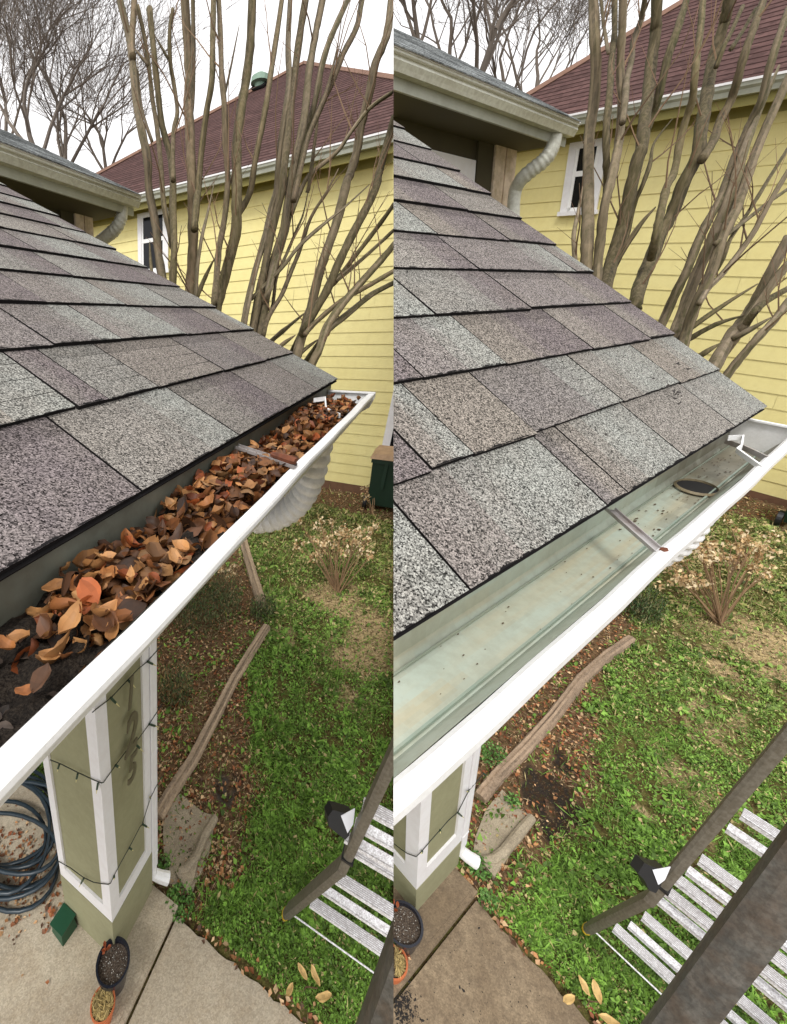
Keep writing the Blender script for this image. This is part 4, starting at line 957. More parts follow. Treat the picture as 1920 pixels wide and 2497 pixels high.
def pot(P, x, y, rpx, utop, H, m, name, lab, fill):
    c = P.bp(x, y, 2, utop); z = (P.M@c)[2]; r = rpx/FL*z; o = (c[0], c[1], utop-H)
    root = thing(name, P, o, lab, 'flower pot')
    b = MB(); b.lathe(o, [(0, 0), (r*.68, 0), (r*.72, H*.05), (r*.92, H*.8), (r*1.0, H*.82), (r*1.02, H), (r*.90, H), (r*.86, H*.82), (0, H*.80)], 36); part('bowl', b, m, P, root, smooth=False)
    s = MB(); n = 30; vs = [(o[0], o[1], utop-H*.14)]
    for rr in (.3, .6, .86):
        for j in range(n): vs.append((o[0]+rr*r*math.cos(2*math.pi*j/n), o[1]+rr*r*math.sin(2*math.pi*j/n), utop-H*.16+rnd.uniform(-.004, .006)))
    s.add(vs, [(0, 1+j, 1+(j+1) % n) for j in range(n)]+[(1+i*n+j, 1+(i+1)*n+j, 1+(i+1)*n+(j+1) % n, 1+i*n+(j+1) % n) for i in range(2) for j in range(n)])
    part('soil', s, M['potsoil'], P, root, smooth=True)
    rr = np.random.default_rng(int(x)); k = 60 if fill == 'soil' else 700
    a = rr.uniform(0, 6.3, k); q = np.sqrt(rr.random(k))*r*.8; pos = np.stack([o[0]+q*np.cos(a), o[1]+q*np.sin(a), utop-H*.13+rr.random(k)*(.005 if fill == 'soil' else .03)], 1)
    if fill == 'soil':
        flecks('perlite', P, tuple(c), pos, rr.uniform(.003, .007, k), rr.uniform(.003, .005, k), a, a*0, a*0, np.tile([[.6, .58, .52]], (k, 1))*rr.uniform(.3, 1.2, (k, 1)), M['straw'], kind=None, parent=root)
        st = MB(); e = np.array(o)+np.array([-.01*0, r*.7, H*1.0])
        for i in range(5): leaf_shape(st, e+np.array([rnd.uniform(-.02, .02), rnd.uniform(-.01, .02), rnd.uniform(0, .03)]), .03, .016, rnd.uniform(0, 6), rnd.uniform(-1, 0), 0, .4, np.array(lin(150, 78, 44)))
        part('dead_sprig', st, M['leaf'], P, root)
    else:
        s_ = rr.uniform(.02, .045, k); flecks('dry_grass_tuft', P, tuple(c), pos, s_, s_*.09, a*3, rr.uniform(-1, 1, k), rr.uniform(-.5, .5, k), np.array(lin(196, 172, 112))*rr.uniform(.5, 1.15, (k, 1)), M['straw'], kind=None, parent=root)

def ladder(D):
    P = D['P']
    if P is A: foot, el, tp, zf, ze, zt = (697, 2228), (838, 2108), (962, 1836), 2.49, 1.9, 1.5; ru = [((905, 1965), 0), ((884, 2012), 1), ((868, 2066), 0), ((860, 2045), 1), ((826, 2136), 0), ((802, 2172), 1), ((772, 2202), 0)]
    else: foot, el, tp, zf, ze, zt = (1432, 2265), (1592, 2186), (1925, 1792), 2.38, 1.9, 1.5; ru = [((1838, 1994), 0), ((1800, 2030), 1), ((1732, 2106), 0), ((1700, 2134), 1), ((1675, 2156), 0), ((1645, 2182), 0), ((1626, 2206), 1), ((1588, 2244), 0), ((1552, 2266), 1), ((1516, 2272), 0)]
    F_, E_, T_ = P.at(*foot, zf), P.at(*el, ze), P.at(*tp, zt)
    root = thing('ladder', P, tuple(F_), 'weathered aluminium ladder with bright ridged rungs standing on the grass beside the '+D['tag'], 'ladder')
    Dv = unit(T_-E_); Wd = np.array([0, -1.0, 0]); nr = unit(np.cross(Dv, Wd))
    def rail(mb, a, b, w, t, ref): mb.tube([a, b], w, 4, ry=t, ref=ref)
    # outer stile: rounded channel
    def stile(pts, hw, ht, name, m):
        mb = MB(); pts = [np.array(p) for p in pts]; k = len(pts); n = 12; vs = []
        for i, p in enumerate(pts):
            t = unit(pts[min(i+1, k-1)]-pts[max(i-1, 0)]); a = unit(nr-nr.dot(t)*t); b = np.cross(t, a)
            for j in range(n):
                th = 2*math.pi*(j+.5)/n; c, s = math.cos(th), math.sin(th); q = 1/(abs(c)**5+abs(s)**5)**.2
                vs.append(p+a*c*q*hw+b*s*q*ht)
        mb.add(vs, [(i*n+j, i*n+(j+1) % n, (i+1)*n+(j+1) % n, (i+1)*n+j) for i in range(k-1) for j in range(n)]+[tuple(range(n-1, -1, -1)), tuple((k-1)*n+j for j in range(n))])
        return part(name, mb, m, P, root)
    s1 = .036 if P is A else .040
    f2 = F_+unit(E_-F_)*.06
    o = stile([f2, E_*.35+F_*.65, E_], s1*1.0, .020, 'lower_stile', M['rail'])
    o = stile([E_-Dv*.02, E_*.5+T_*.5, T_, T_+Dv*.8], s1*.94, .022, 'upper_stile', M['rail'])
    y = MB(); y.tube([F_, F_+unit(E_-F_)*.012], .034, 10, ry=.024, ref=nr); part('end_cap', y, M['yellow_mark'], P, root)
    y = MB(); y.tube([F_+unit(E_-F_)*.014, f2], .032, 10, ry=.022, ref=nr); part('rubber_foot', y, M['rail'], P, root)
    # second stile of the same section and the big near stile
    stile([F_+Wd*.62, E_+Wd*.62, T_+Wd*.62+Dv*.5], s1, .022, 'lower_stile', M['rail'])
    if P is A: n1, n2 = P.at(888, 2600, .72), P.at(1061, 2140, .62)
    else: n1, n2 = P.at(1590, 2580, .66), P.at(1960, 2092, .56)
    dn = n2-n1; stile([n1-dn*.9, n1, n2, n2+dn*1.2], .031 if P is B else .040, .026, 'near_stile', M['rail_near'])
    # rungs: ridged top plate over a lighter flange
    for (x, y_), k in ru:
        zz = np.interp(y_, (tp[1], el[1], foot[1]), (zt, ze, zf-.10)); a = P.at(x, y_, zz)+np.array([0, .03, -.004]); L = .62; w = .024
        side = np.array([1., 0, 0]); pr = MB()
        if k == 0:
            pr.obox(a-side*w, Wd*L, side*2*w, (0, 0, -.005)); pr.obox(a-side*w, Wd*L, side*w*.12, (0, 0, -.024)); pr.obox(a+side*w*.88, Wd*L, side*w*.12, (0, 0, -.024)); rg_ = part('rung', pr, [M['rung']], P, root)
            g_ = MB()
            for i in range(5): g_.obox(a+side*(-w*.72+i*w*.33)+np.array([0, 0, .0008]), Wd*L, side*w*.11, (0, 0, .0012))
            if rg_: part('grip_grooves', g_, M['grip'], P, rg_, root=root)
        else:
            pr.obox(a-side*w*.8, Wd*L, side*w*1.3, (0, 0, -.003)); pr.obox(a-side*w*.8, Wd*L, side*w*.15, (0, 0, -.02)); pr.obox(a+side*w*.5, Wd*L, side*w*.15, (0, 0, .008))
            part('rung', pr, [M['rung']], P, root)
    b = MB(); a = F_+np.array([0, 0, .03]); b.tube([P.at(*((708, 2226) if P is A else (1441, 2262)), zf-.03), P.at(*((708, 2226) if P is A else (1441, 2262)), zf-.03)+Wd*.62], .0042, 8); part('brace_bar', b, M['rung'], P, root)
    # hinge lock
    zc = ze-.12
    if P is A: pb = [(800, 1992), (812, 1975), (838, 1982), (862, 1990), (852, 2038), (842, 2048), (822, 2032), (802, 2015)]; pw = [(832, 1990), (866, 1972), (862, 2010), (848, 2032)]; bd = [(842, 2020), (868, 2045)]
    else: pb = [(1556, 2130), (1572, 2104), (1592, 2114), (1625, 2122), (1612, 2160), (1600, 2178), (1584, 2172), (1572, 2146)]; pw = [(1592, 2122), (1636, 2114), (1622, 2146), (1606, 2158)]; bd = [(1602, 2160), (1634, 2190)]
    m = MB(); m.extr([P.at(x, y, zc) for x, y in pb], P.M.T@np.array([0, 0, .05])); part('lock_knob', m, M['rubber'], P, root)
    m = MB(); m.extr([P.at(x, y, zc-.004) for x, y in pw], P.M.T@np.array([0, 0, .003])); part('lock_plate', m, M['clear_white'], P, root)
    q = E_+Dv*.10; m = MB(); m.tube([q-Dv*.006, q+Dv*.006], s1*1.08, 4, ry=.026, ref=nr); part('lock_band', m, M['rubber'], P, root)

def bin_(D):
    P = D['P']
    if P is A: bl, tl = P.bp(885, 1243, 2, -GR), None; g0 = bl[0]; ku = bl[1]; ut = P.bp(883, 1114, 0, g0)[2]; gd = .55
    else: bl = P.bp(1889, 1287, 2, -GR); g0 = bl[0]; ku = bl[1]; ut = P.bp(1903, 1190, 0, g0)[2]; gd = .5
    k1 = ku-.75; root = thing('wheeled_bin', P, (g0+.3, (ku+k1)/2, -GR), 'dark green wheeled bin with faded tan lid against the yellow wall past the '+D['tag'], 'bin')
    b = MB(); t = .05
    b.add([(g0+t, ku-t, -GR+.1), (g0+gd-t, ku-t, -GR+.1), (g0+gd-t, k1+t, -GR+.1), (g0+t, k1+t, -GR+.1), (g0, ku, ut), (g0+gd, ku, ut), (g0+gd, k1, ut), (g0, k1, ut)],
          [(0, 1, 2, 3), (7, 6, 5, 4), (4, 5, 1, 0), (5, 6, 2, 1), (6, 7, 3, 2), (7, 4, 0, 3)]); part('body', b, M['bin'], P, root)
    b = MB(); b.box((g0-.02, k1-.02, ut-.07), (g0+gd+.02, ku+.02, ut-.001)); b.box((g0-.012, ku-.28, ut-.5), (g0+.0, ku-.22, ut-.07)); b.box((g0-.012, ku-.55, ut-.5), (g0, ku-.5, ut-.07)); part('rim', b, M['bin'], P, root)
    l = MB(); l.add([(g0-.04, ku+.05, ut), (g0+gd, ku+.05, ut), (g0+gd, k1-.05, ut), (g0-.04, k1-.05, ut), (g0+.03, ku-.02, ut+.07), (g0+gd-.05, ku-.02, ut+.10), (g0+gd-.05, k1+.02, ut+.10), (g0+.03, k1+.02, ut+.07)],
                    [(3, 2, 1, 0), (4, 5, 6, 7), (0, 1, 5, 4), (1, 2, 6, 5), (2, 3, 7, 6), (3, 0, 4, 7)]); part('lid', l, M['binlid'], P, root)
    for kk in (ku-.0, k1+.05):
        wv = MB(); wv.tube([(g0+.10, kk+.03, -GR+.12), (g0+.10, kk-.03, -GR+.12)], .12, 20); part('wheel', wv, M['rubber'], P, root)

# ------------------------------------------------------------------ multi-stem crape myrtles
SZ1 = lambda x, y: (260+x*.2196, y*.2196)
STEMS_A = {1: (3.5, [(20, [(293, 0), (315, 92), (324, 154), (332, 242), (348, 329), (361, 395), (363, 461), (379, 543), (387, 620), (396, 675), (404, 720)]), (15, [(328, 0), (322, 99), (324, 140)]),
      (12, [(335, 13), (352, 88), (365, 176), (372, 242), (383, 307), (392, 395), (400, 499), (414, 565), (420, 600)]), (17, [(365, 22), (376, 132), (385, 220), (396, 307), (414, 373), (422, 439), (422, 510), (425, 598), (422, 685), (424, 740)]),
      (11, [(422, 22), (414, 77), (416, 154), (425, 209), (433, 274), (424, 318), (422, 395), (423, 440)]), (6, [(379, 88), (411, 145)]), (8, [(365, 590), (368, 640), (372, 680)]), (7, [(330, 120), (362, 160)]), (6, [(335, 140), (346, 260), (372, 345)])]),
  2: (3.7, [(25, [(451, 0), (458, 110), (462, 198), (459, 242), (463, 307), (466, 395), (470, 461), (470, 510), (471, 598), (464, 707), (463, 760)]), (12, [(471, 0), (472, 110), (471, 220), (464, 290)]), (16, [(521, 0), (519, 110), (517, 198), (504, 274), (491, 373), (484, 461), (480, 488), (474, 560)]),
      (15, [(534, 0), (539, 110), (541, 187), (548, 263), (550, 351), (556, 439), (548, 532), (534, 609), (528, 685), (522, 745)]), (9, [(523, 444), (506, 523), (493, 576), (482, 650), (478, 730)]), (12, [(523, 631), (501, 675), (480, 728), (474, 760)]),
      (25, [(616, 0), (611, 110), (600, 198), (589, 263), (578, 351), (578, 439), (578, 505), (574, 576), (552, 663), (532, 740), (522, 800)]), (15, [(688, 0), (668, 132), (655, 220), (644, 285), (622, 395), (611, 466), (590, 508), (578, 525)]), (6, [(584, 60), (560, 180), (546, 240)])]),
  3: (3.9, [(15, [(708, 0), (703, 110), (705, 198), (692, 296), (679, 395), (675, 461), (661, 510), (644, 587), (622, 663), (602, 751), (594, 800)]), (20, [(745, 0), (730, 99), (714, 220), (703, 329), (692, 417), (688, 466), (666, 554), (644, 663), (618, 795), (612, 830)]),
      (20, [(787, 0), (769, 88), (754, 176), (743, 285), (719, 395), (703, 488), (688, 576), (661, 663), (637, 806), (632, 850)]), (16, [(848, 0), (809, 88), (787, 154), (765, 263), (732, 373), (714, 477), (697, 565), (672, 642), (652, 720)]),
      (15, [(883, 0), (870, 66), (837, 132), (811, 198), (776, 274), (740, 362), (723, 439), (712, 500)]), (14, [(824, 110), (798, 220), (754, 329), (732, 417), (716, 490)]), (10, [(956, 226), (903, 263), (859, 318), (820, 373), (754, 428), (727, 481), (712, 520)]),
      (11, [(826, 411), (798, 466), (758, 532), (732, 609), (710, 663), (688, 718), (655, 773), (642, 820)]), (8, [(754, 455), (740, 521), (721, 567), (699, 620), (675, 675), (666, 740), (655, 780)]), (9, [(901, 450), (841, 505), (787, 549), (732, 598), (688, 653), (648, 694), (613, 729)]), (9, [(786, 200), (770, 330), (756, 440), (750, 470)])]),
  4: (4.1, [(22, [(956, 0), (943, 88), (916, 154), (901, 230), (881, 307), (870, 373), (853, 428), (846, 444), (824, 532), (798, 609), (780, 663), (758, 751), (741, 806), (726, 861), (716, 920)]), (20, [(962, 285), (938, 370), (925, 422), (914, 466), (875, 543), (831, 631), (798, 707), (765, 762), (745, 800)]),
      (12, [(962, 497), (918, 558), (853, 642), (820, 685), (800, 700)]), (9, [(962, 560), (897, 620), (820, 685)]), (19, [(964, 594), (929, 635), (875, 696), (837, 740), (798, 795), (780, 850), (762, 885), (745, 940)]), (12, [(962, 660), (907, 692), (864, 716), (820, 743), (765, 791), (745, 815)]),
      (14, [(962, 689), (907, 718), (853, 762), (809, 797), (795, 815)]), (12, [(745, 762), (699, 800), (666, 828), (650, 845)]), (11, [(721, 817), (688, 841), (670, 860)]), (12, [(776, 828), (732, 861), (715, 880)])])}
STEMS_B = {1: (3.5, [(23, [(1447.5, 0), (1451, 99), (1454, 165), (1449, 247), (1439, 313), (1436, 360), (1434, 488), (1433, 571), (1431, 636), (1430, 700)]), (14, [(1499, 0), (1499, 82), (1492, 148), (1487, 231), (1479, 313), (1479, 389), (1480, 440), (1479, 475), (1476, 500)]),
      (18, [(1520, 0), (1517, 82), (1513, 165), (1517, 247), (1512, 329), (1505, 373), (1487, 455), (1474, 505), (1466, 571), (1458, 645), (1455, 700)]), (12, [(1573, 0), (1564, 49), (1545, 99), (1540, 148), (1528, 198), (1525, 247), (1518, 300)]), (7, [(1466, 0), (1474, 70), (1484, 130)]), (9, [(1424, 440), (1414, 500), (1400, 570), (1402, 625), (1410, 680)])]),
  2: (3.7, [(25, [(1602, 0), (1599, 82), (1589, 148), (1581, 231), (1571, 297), (1566, 360), (1555, 389), (1536, 472), (1517, 554), (1495, 628), (1482, 678), (1470, 730)]), (16, [(1675, 0), (1650, 79), (1627, 148), (1607, 231), (1591, 280), (1576, 320)]), (9, [(1640, 290), (1596, 348), (1586, 398), (1569, 447), (1548, 496), (1533, 562), (1515, 620)]),
      (11, [(1599, 505), (1561, 549), (1520, 612), (1500, 650)]), (15, [(1714, 0), (1709, 66), (1699, 140), (1693, 198), (1688, 247), (1671, 297), (1657, 354), (1644, 422), (1627, 455), (1611, 521), (1601, 571), (1594, 606), (1588, 630)]), (25, [(1778, 0), (1764, 66), (1742, 132), (1729, 198), (1719, 264), (1708, 329), (1700, 381), (1666, 450), (1640, 521), (1611, 571), (1586, 636), (1561, 694), (1548, 750)]),
      (9, [(1811, 16), (1785, 74), (1765, 115), (1746, 165)]), (16, [(1862, 0), (1839, 66), (1816, 132), (1798, 198), (1782, 247), (1755, 297), (1739, 346), (1712, 389)]), (8, [(1844, 20), (1815, 70), (1783, 120)])]),
  3: (3.9, [(16, [(1925, 20), (1897, 99), (1877, 165), (1856, 247), (1831, 297), (1806, 354), (1787, 395), (1760, 477), (1710, 573), (1677, 656), (1650, 711), (1628, 760), (1610, 800)]), (21, [(1900, 160), (1850, 280), (1815, 367), (1782, 477), (1741, 573), (1699, 670), (1658, 779), (1645, 820)]),
      (20, [(1925, 185), (1856, 340), (1826, 422), (1798, 505), (1765, 573), (1732, 670), (1694, 752), (1672, 820), (1662, 860)]), (8, [(1922, 362), (1875, 436), (1826, 516), (1782, 582), (1765, 628), (1741, 670), (1720, 710)]), (8, [(1924, 459), (1870, 497), (1804, 549), (1743, 595)]), (11, [(1924, 415), (1883, 483), (1842, 560), (1804, 615), (1760, 670), (1727, 703), (1705, 740)])]),
  4: (4.1, [(24, [(1925, 578), (1883, 656), (1848, 725), (1815, 780), (1782, 821), (1746, 884), (1720, 940)]), (18, [(1925, 640), (1883, 692), (1842, 752), (1815, 792)]), (14, [(1925, 702), (1870, 733), (1840, 760)]), (16, [(1925, 730), (1889, 780), (1850, 821), (1815, 862), (1776, 911), (1755, 950)]),
      (11, [(1848, 692), (1760, 747), (1683, 801), (1660, 820)]), (11, [(1815, 769), (1746, 791), (1677, 829), (1655, 845)]), (12, [(1881, 774), (1815, 812), (1790, 825)]), (11, [(1760, 835), (1716, 862), (1700, 875)])])}
BARK = [lin(146, 130, 104), lin(128, 112, 82), lin(160, 144, 120), lin(112, 100, 66), lin(138, 118, 92)]
def myrtles(D, stems):
    P = D['P']; names = {1: 'first', 2: 'second', 3: 'third', 4: 'fourth'}
    where = {1: 'upright stems before the white window', 2: 'second clump from the window', 3: 'dense leaning sheaf', 4: 'low splayed stems at roof corner'}
    for ci, (z0, lst) in stems.items():
        r = random.Random(ci*10+(0 if P is A else 5))
        bots = [P.at(*s[1][-1], z0) for s in lst if s[0] >= 14]; mb_ = np.mean(bots, 0)
        low = min(b[2] for b in bots); base = np.array([mb_[0], mb_[1], -GR])
        hid = {1: (330, 900), 2: (430, 1000), 3: (520, 1080), 4: (600, 1080)} if P is A else {1: (1250, 1000), 2: (1350, 1100), 3: (1450, 1180), 4: (1520, 1200)}
        base = P.bp(*hid[ci], 2, -GR)
        root = thing('crape_myrtle', P, tuple(base), 'bare crape myrtle behind the '+D['tag']+', '+where[ci], 'tree', 'bare crape myrtles behind the porch')
        tw = MB(); alive = False
        for w, pts in lst:
            z = z0*r.uniform(.96, 1.05); zs = [z*(1+.03*math.sin(i*.9+w)) for i in range(len(pts))]
            q = [P.at(x, y, zz) for (x, y), zz in zip(pts, zs)]
            # carry the stem on above the frame and down to the ground
            big = w >= 14
            if pts[0][1] < 5: q.insert(0, q[0]+unit(q[0]-q[1])*1.2)
            full = []
            for i in range(len(q)-1):
                p0, p1, p2, p3 = q[max(i-1, 0)], q[i], q[i+1], q[min(i+2, len(q)-1)]
                for t in np.linspace(0, 1, 5)[:-1]: full.append(.5*((2*p1)+(-p0+p2)*t+(2*p0-5*p1+4*p2-p3)*t*t+(-p0+3*p1-3*p2+p3)*t**3))
            full.append(q[-1])
            rad = w*1.14/FL*z/2; n = len(full)
            rr = [rad*(.80+.28*i/n)*(1+r.uniform(-.07, .09)) for i in range(n)]
            if pts[0][1] > 25 and pts[0][0] not in (956, 962) and pts[0][0] < (950 if P is A else 1915):
                for i in range(n): rr[i] *= min(1, .28+.72*i/(n*.35))
            if big and pts[-1][1] > 640:
                e = full[-1]; b = base+np.array([r.uniform(-.12, .12), r.uniform(-.12, .12), 0])
                full += [e*.55+b*.45+np.array([0, 0, .05]), b]; rr += [rad*1.15, rad*1.3]
            m = MB(); c = np.array(r.choice(BARK))*r.uniform(.36, .66)
            m.tube(full, rr, 11, c=tuple(c), jit=.06)
            wk = [r.uniform(.6, 1.2) for _ in range(11)]; green = np.array(lin(84, 86, 40))
            for fi in range(len(m.f)-2):
                j = fi % 11; wk[j] = min(1.45, max(.5, wk[j]+r.uniform(-.22, .22))); q_ = c*wk[j]
                if 6 <= j <= 9 and wk[j] < .95: q_ = q_*.45+green*.55*wk[j]
                m.c[fi] = tuple(q_)
            o = part('trunk' if big else 'branch', m, M['bark'], P, root, smooth=True); alive = alive or o is not None
            # knots and thin shoots
            for i in range(3, n-1):
                if r.random() < .10*(1 if w > 8 else .5):
                    p = np.array(full[i]); d = unit(np.array([r.gauss(0, .5), r.gauss(0, .5), 1.0])); L = r.uniform(.25, .9); k = [p]
                    for s in range(4):
                        d = unit(d+np.array([r.gauss(0, .13), r.gauss(0, .13), .05])); k.append(k[-1]+d*L/4)
                    tw.tube(k, [.0055, .0045, .0035, .0025, .0015], 4, c=np.array(lin(128, 104, 80))*r.uniform(.6, 1.1))
                    for kk in k[1:-1]:
                        if r.random() < .7: tw.tube([kk, kk+unit(d+np.array([r.gauss(0, .6), r.gauss(0, .6), .2]))*L*.35], [.0025, .001], 3, c=lin(126, 96, 76))
        if alive: part('twigs', tw, M['twig'], P, root)
        else: bpy.data.objects.remove(root)

def bare_tree(P, x, y, z, hpx, seed, lab, spread=.55, lean=0, dens=1):
    """large leafless tree: forking limbs down to fine twigs"""
    r = random.Random(seed); foot = P.at(x, y, z); base = np.array([foot[0], foot[1], -GR]); H = hpx/FL*z
    root = thing('bare_tree', P, tuple(base), lab, 'tree', 'leafless trees behind the roofs')
    tr, br, tw = MB(), MB(), MB(); cnt = [0]
    side = P.I@np.array([1, 0, 0])
    def grow(p, d, L, rad, dep):
        k = [p]; n = 4 if dep < 4 else 3
        for i in range(n):
            d = unit(d+np.array([r.gauss(0, .10+.03*dep), r.gauss(0, .10+.03*dep), r.gauss(0, .06)+.03])); k.append(k[-1]+d*L/n)
        mb = tr if dep == 0 else (br if dep < 3 else tw); ns = 7 if dep < 2 else (5 if dep < 3 else 3)
        col = np.array(lin(112, 102, 92))*r.uniform(.7, 1.1)
        mb.tube(k, [max(rad, .0042)*(1-.35*i/n) for i in range(n+1)], ns, c=tuple(col), cap=False); cnt[0] += 1
        if dep >= 6 or (dep >= 5 and r.random() < .25): return
        nc = (3, 4, 4, 3, 3, 3)[dep] if dens >= 1 else (3, 3, 3, 3, 3, 3)[dep]
        for c in range(nc):
            t = r.uniform(.3, 1.0) if c else 1.0; q = k[min(n, int(t*n+.5))]
            a = r.uniform(0, 6.28); s = spread*r.uniform(.5, 1.35); nd_ = unit(d+np.array([math.cos(a)*s, math.sin(a)*s, r.uniform(-.1, .25)]))
            grow(q, nd_, L*r.uniform(.72, 1.0), rad*(.62 if c == 0 else r.uniform(.36, .52)), dep+1)
    d0 = unit(np.array([0, 0, 1.])+side*lean); tr.tube([base, foot], [.22, .17], 8, c=lin(96, 86, 74))
    grow(foot, d0, H*.16, .095, 0); grow(foot, unit(d0+side*spread*.8), H*.22, .065, 1); grow(foot, unit(d0-side*spread*.8), H*.22, .065, 1)
    a = part('trunk', tr, M['twig'], P, root); b = part('limbs', br, M['twig'], P, root); c = part('twigs', tw, M['twig'], P, root)
    print('tree', cnt[0])
    if not (a or b or c): bpy.data.objects.remove(root)

# ================================================================== build both places
for D, seams, stems in ((DA, SA, STEMS_A), (DB, SB, STEMS_B)):
    P = D['P']
    ground(D)
    pt_ = porch_roof(D, seams)
    gutter(D)
    downspout(D)
    post(D)
    main_house(D)
    yellow_house(D)
    splash_block(D)
    ladder(D)
    bin_(D)
    myrtles(D, stems)
gutter_leaves(DA, None)
bare_tree(A, 95, 400, 13, 760, 4, 'leafless spreading tree behind the left roof beside the leaf-filled gutter, nearest the left edge', lean=-.25, spread=.62)
bare_tree(A, 160, 430, 15, 700, 9, 'leafless dark-limbed tree behind the left roof, just right of the spreading one', lean=.15, spread=.6)
bare_tree(A, 262, 440, 19, 480, 17, 'small leafless tree low against the sky between the two roofs above the leaf-filled gutter', spread=.75)
bare_tree(A, 20, 360, 20, 640, 41, 'thin leafless tree at the far left edge behind the roof of the leaf-filled gutter', spread=.6)
bare_tree(B, 1165, 210, 13, 640, 23, 'leafless tree with thick curved limbs above the upper gutter beside the cleaned gutter', lean=.1, spread=.65)
bare_tree(B, 1300, 300, 17, 560, 31, 'small leafless tree between the grey roof and the red roof above the cleaned gutter', spread=.75)
bare_tree(B, 1020, 120, 16, 560, 37, 'leafless tree rising behind the grey roof at the top left of the cleaned gutter view', spread=.6, lean=-.1)
bare_tree(B, 1095, 190, 19, 620, 53, 'fine-twigged leafless tree behind the grey roof ridge, second from the left above the cleaned gutter', spread=.7)
bare_tree(B, 1235, 270, 21, 640, 59, 'fine-twigged leafless tree between the thick-limbed tree and the small one above the cleaned gutter', spread=.7)
log(A, [(385, 1992), (411, 1943), (468, 1857), (520, 1757), (571, 1657), (612, 1590), (651, 1528)], 29, 'long split grey edging log between leaf bed and lawn, below the leaf-filled gutter')
log(A, [(640, 1478), (622, 1420), (600, 1345), (590, 1300)], 24, 'short far edging log leading to the ribbed downspout elbow of the leaf-filled gutter')
log(B, [(1170, 1945), (1215, 1890), (1280, 1825), (1348, 1748), (1417, 1657), (1480, 1600), (1540, 1558)], 29, 'long split brown edging log below the cleaned gutter')
GRN = [lin(72, 96, 52), lin(100, 116, 72), lin(48, 70, 38), lin(128, 122, 86)]; LG = [lin(96, 140, 60), lin(120, 158, 84), lin(70, 110, 44)]
weeds(A, [(500, 1490, 200, .40, 5200, GRN, True, 'dark green wispy bush under the leaf-filled gutter beside the logs'), (640, 1500, 70, .22, 1100, GRN, True, 'small grey-green tuft where the two logs meet')], 'wispy_bush', 'bush')
weeds(B, [(1562, 1500, 90, .3, 1900, GRN, True, 'dark grey-green wispy bush at the far end of the brown log')], 'wispy_bush', 'bush')
weeds(A, [(430, 1700, 90, .3, 1300, GRN+[lin(150, 120, 80)], True, 'thin straggly plant beside the white downspout and leaf bed'), (440, 2205, 75, .06, 420, LG, False, 'pale green weed growing in the angle of slab and path'), (402, 2110, 34, .05, 130, LG, False, 'small weed at the foot of the white downspout')], 'weed', 'weed')
weeds(B, [(1168, 2120, 60, .06, 320, LG, False, 'pale green weed at the slab corner under the downspout foot'), (1200, 1850, 60, .10, 300, LG, False, 'low weed beside the near end of the brown log'), (1250, 1960, 36, .06, 160, LG, False, 'small weed at the top of the dark splash block'), (1190, 2200, 46, .05, 180, LG, False, 'weed in the leaf litter by the path corner')], 'weed', 'weed')
dead_shrub(A, 823, 1446, 190, 185, 26, 'dried shrub with tan seed heads standing on the lawn beyond the leaf-filled gutter')
dead_shrub(A, 560, 1440, 110, 60, 6, 'few dried tan sprigs over the dark bush under the leaf-filled gutter', lean=-40)
dead_shrub(A, 905, 1262, 26, 78, 4, 'single dry stalk in front of the green bin in the leaf-filled gutter view')
dead_shrub(B, 1754, 1522, 240, 210, 30, 'dried shrub with tan seed heads on the lawn beyond the cleaned gutter')
dead_shrub(B, 1800, 1390, 50, 120, 5, 'tall dry stalks behind the tan shrub beside the cleaned gutter')
pot(A, 276, 2344, 45, -HG+.19, .19, M['blackpot'], 'flower_pot', 'black glazed pot of dark soil standing at the foot of the green porch post', 'soil')
pot(A, 251, 2447, 33, -HG+.13, .13, M['terracotta'], 'flower_pot', 'small terracotta pot with dry straw in front of the black pot', 'straw')
pot(B, 985, 2251, 46, -HG+.19, .19, M['blackpot'], 'flower_pot', 'black pot of soil cut by the picture seam, below the cleaned gutter', 'soil')
pot(B, 958, 2342, 36, -HG+.13, .13, M['terracotta'], 'flower_pot', 'terracotta pot half cut by the picture seam, in front of the black pot', 'straw')
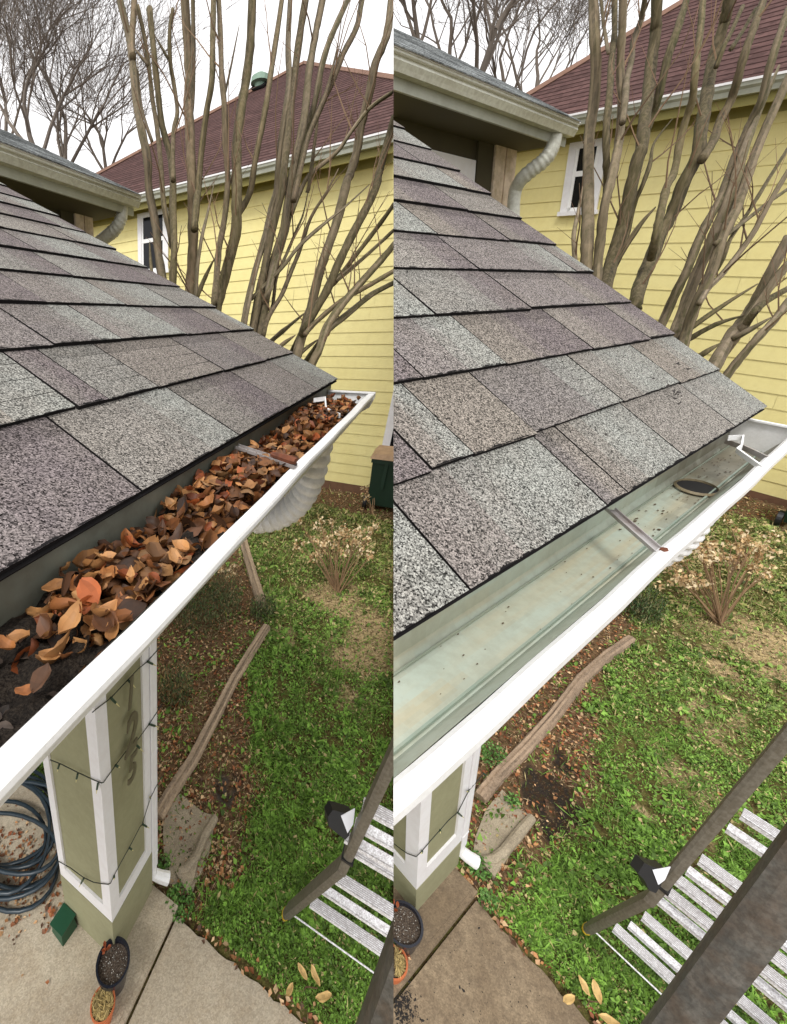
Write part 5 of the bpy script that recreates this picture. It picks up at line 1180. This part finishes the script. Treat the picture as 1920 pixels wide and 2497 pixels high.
# garden hose: one continuous coil lying by the wall
hm = MB(); hp = []; rh = random.Random(2)
cx0, cy0 = 20, 2030; turns = 9
for i in range(turns*26):
    t = i/26*2*math.pi; q = i/26; cx = cx0+14*math.sin(q*1.7)+8*math.sin(q*5); cy = cy0+34*math.sin(q*1.1+1)+20*math.cos(q*3.1); rx = 122+22*math.sin(q*2.3); ry = 118+34*math.sin(q*1.9+.5)
    hp.append(A.bp(cx+rx*math.cos(t), cy+ry*math.sin(t), 2, -HG+.014+.012*q+.02*abs(math.sin(q*4))))
hm.tube(hp, .0125, 9)
single('garden_hose', hm, M['hose'], A, tuple(hp[0]), label='dark blue-grey garden hose coiled on the slab left of the porch post', cat='hose', smooth=True)
gb = MB(); c = A.bp(157, 2268, 2, -HG); gb.add([(c[0]-.05, c[1]-.05, -HG), (c[0]+.05, c[1]-.06, -HG), (c[0]+.06, c[1]+.05, -HG), (c[0]-.04, c[1]+.06, -HG), (c[0]-.042, c[1]-.04, -HG+.09), (c[0]+.042, c[1]-.05, -HG+.09), (c[0]+.05, c[1]+.042, -HG+.09), (c[0]-.034, c[1]+.05, -HG+.09)],
      [(3, 2, 1, 0), (4, 5, 6, 7), (0, 1, 5, 4), (1, 2, 6, 5), (2, 3, 7, 6), (3, 0, 4, 7)])
gl = thing('valve_box', A, tuple(c), 'small dark green plastic box on the slab beside the hose', 'box'); part('cover', gb, M['greenbox'], A, gl)
g2 = MB(); g2.box((c[0]-.048, c[1]-.052, -HG+.0905), (c[0]+.056, c[1]+.056, -HG+.100)); part('lid', g2, M['greenbox'], A, gl)
for P, lst, pos_, lab in ((A, [((715, 2398), 34, 2.9), ((750, 2390), 36, 1.2), ((780, 2406), 40, 1.0), ((770, 2436), 44, -1.0)], (737, 2420), 'sprig of pale yellow leaves lying at the path edge in the leaf-filled gutter view'),
                     (B, [((1402, 2430), 40, 2.8), ((1440, 2432), 40, 1.2), ((1466, 2450), 44, .8), ((1458, 2475), 46, -1.1)], (1430, 2455), 'sprig of pale yellow leaves lying at the path edge in the cleaned gutter view')):
    c = P.bp(*pos_, 2, -GR); rt = thing('leaf_sprig', P, tuple(c), lab, 'leaves')
    for (x, y), L, yaw in lst:
        p = P.bp(x, y, 2, -GR+.05); z = (P.M@p)[2]; Lm = L/FL*z; q = MB(); leaf_shape(q, p, Lm, Lm*.42, yaw, -.15, rnd.uniform(-.3, .3), .25, np.array(lin(206, 172, 112))); part('leaf', q, M['leaf'], P, rt, smooth=True)
    q = MB(); q.tube([P.bp(*pos_, 2, -GR+.01), P.bp(pos_[0]+10, pos_[1]-14, 2, -GR+.045), P.bp(pos_[0]+38, pos_[1]-10, 2, -GR+.05)], .003, 5, c=lin(90, 66, 44)); part('stem', q, M['twig'], P, rt)
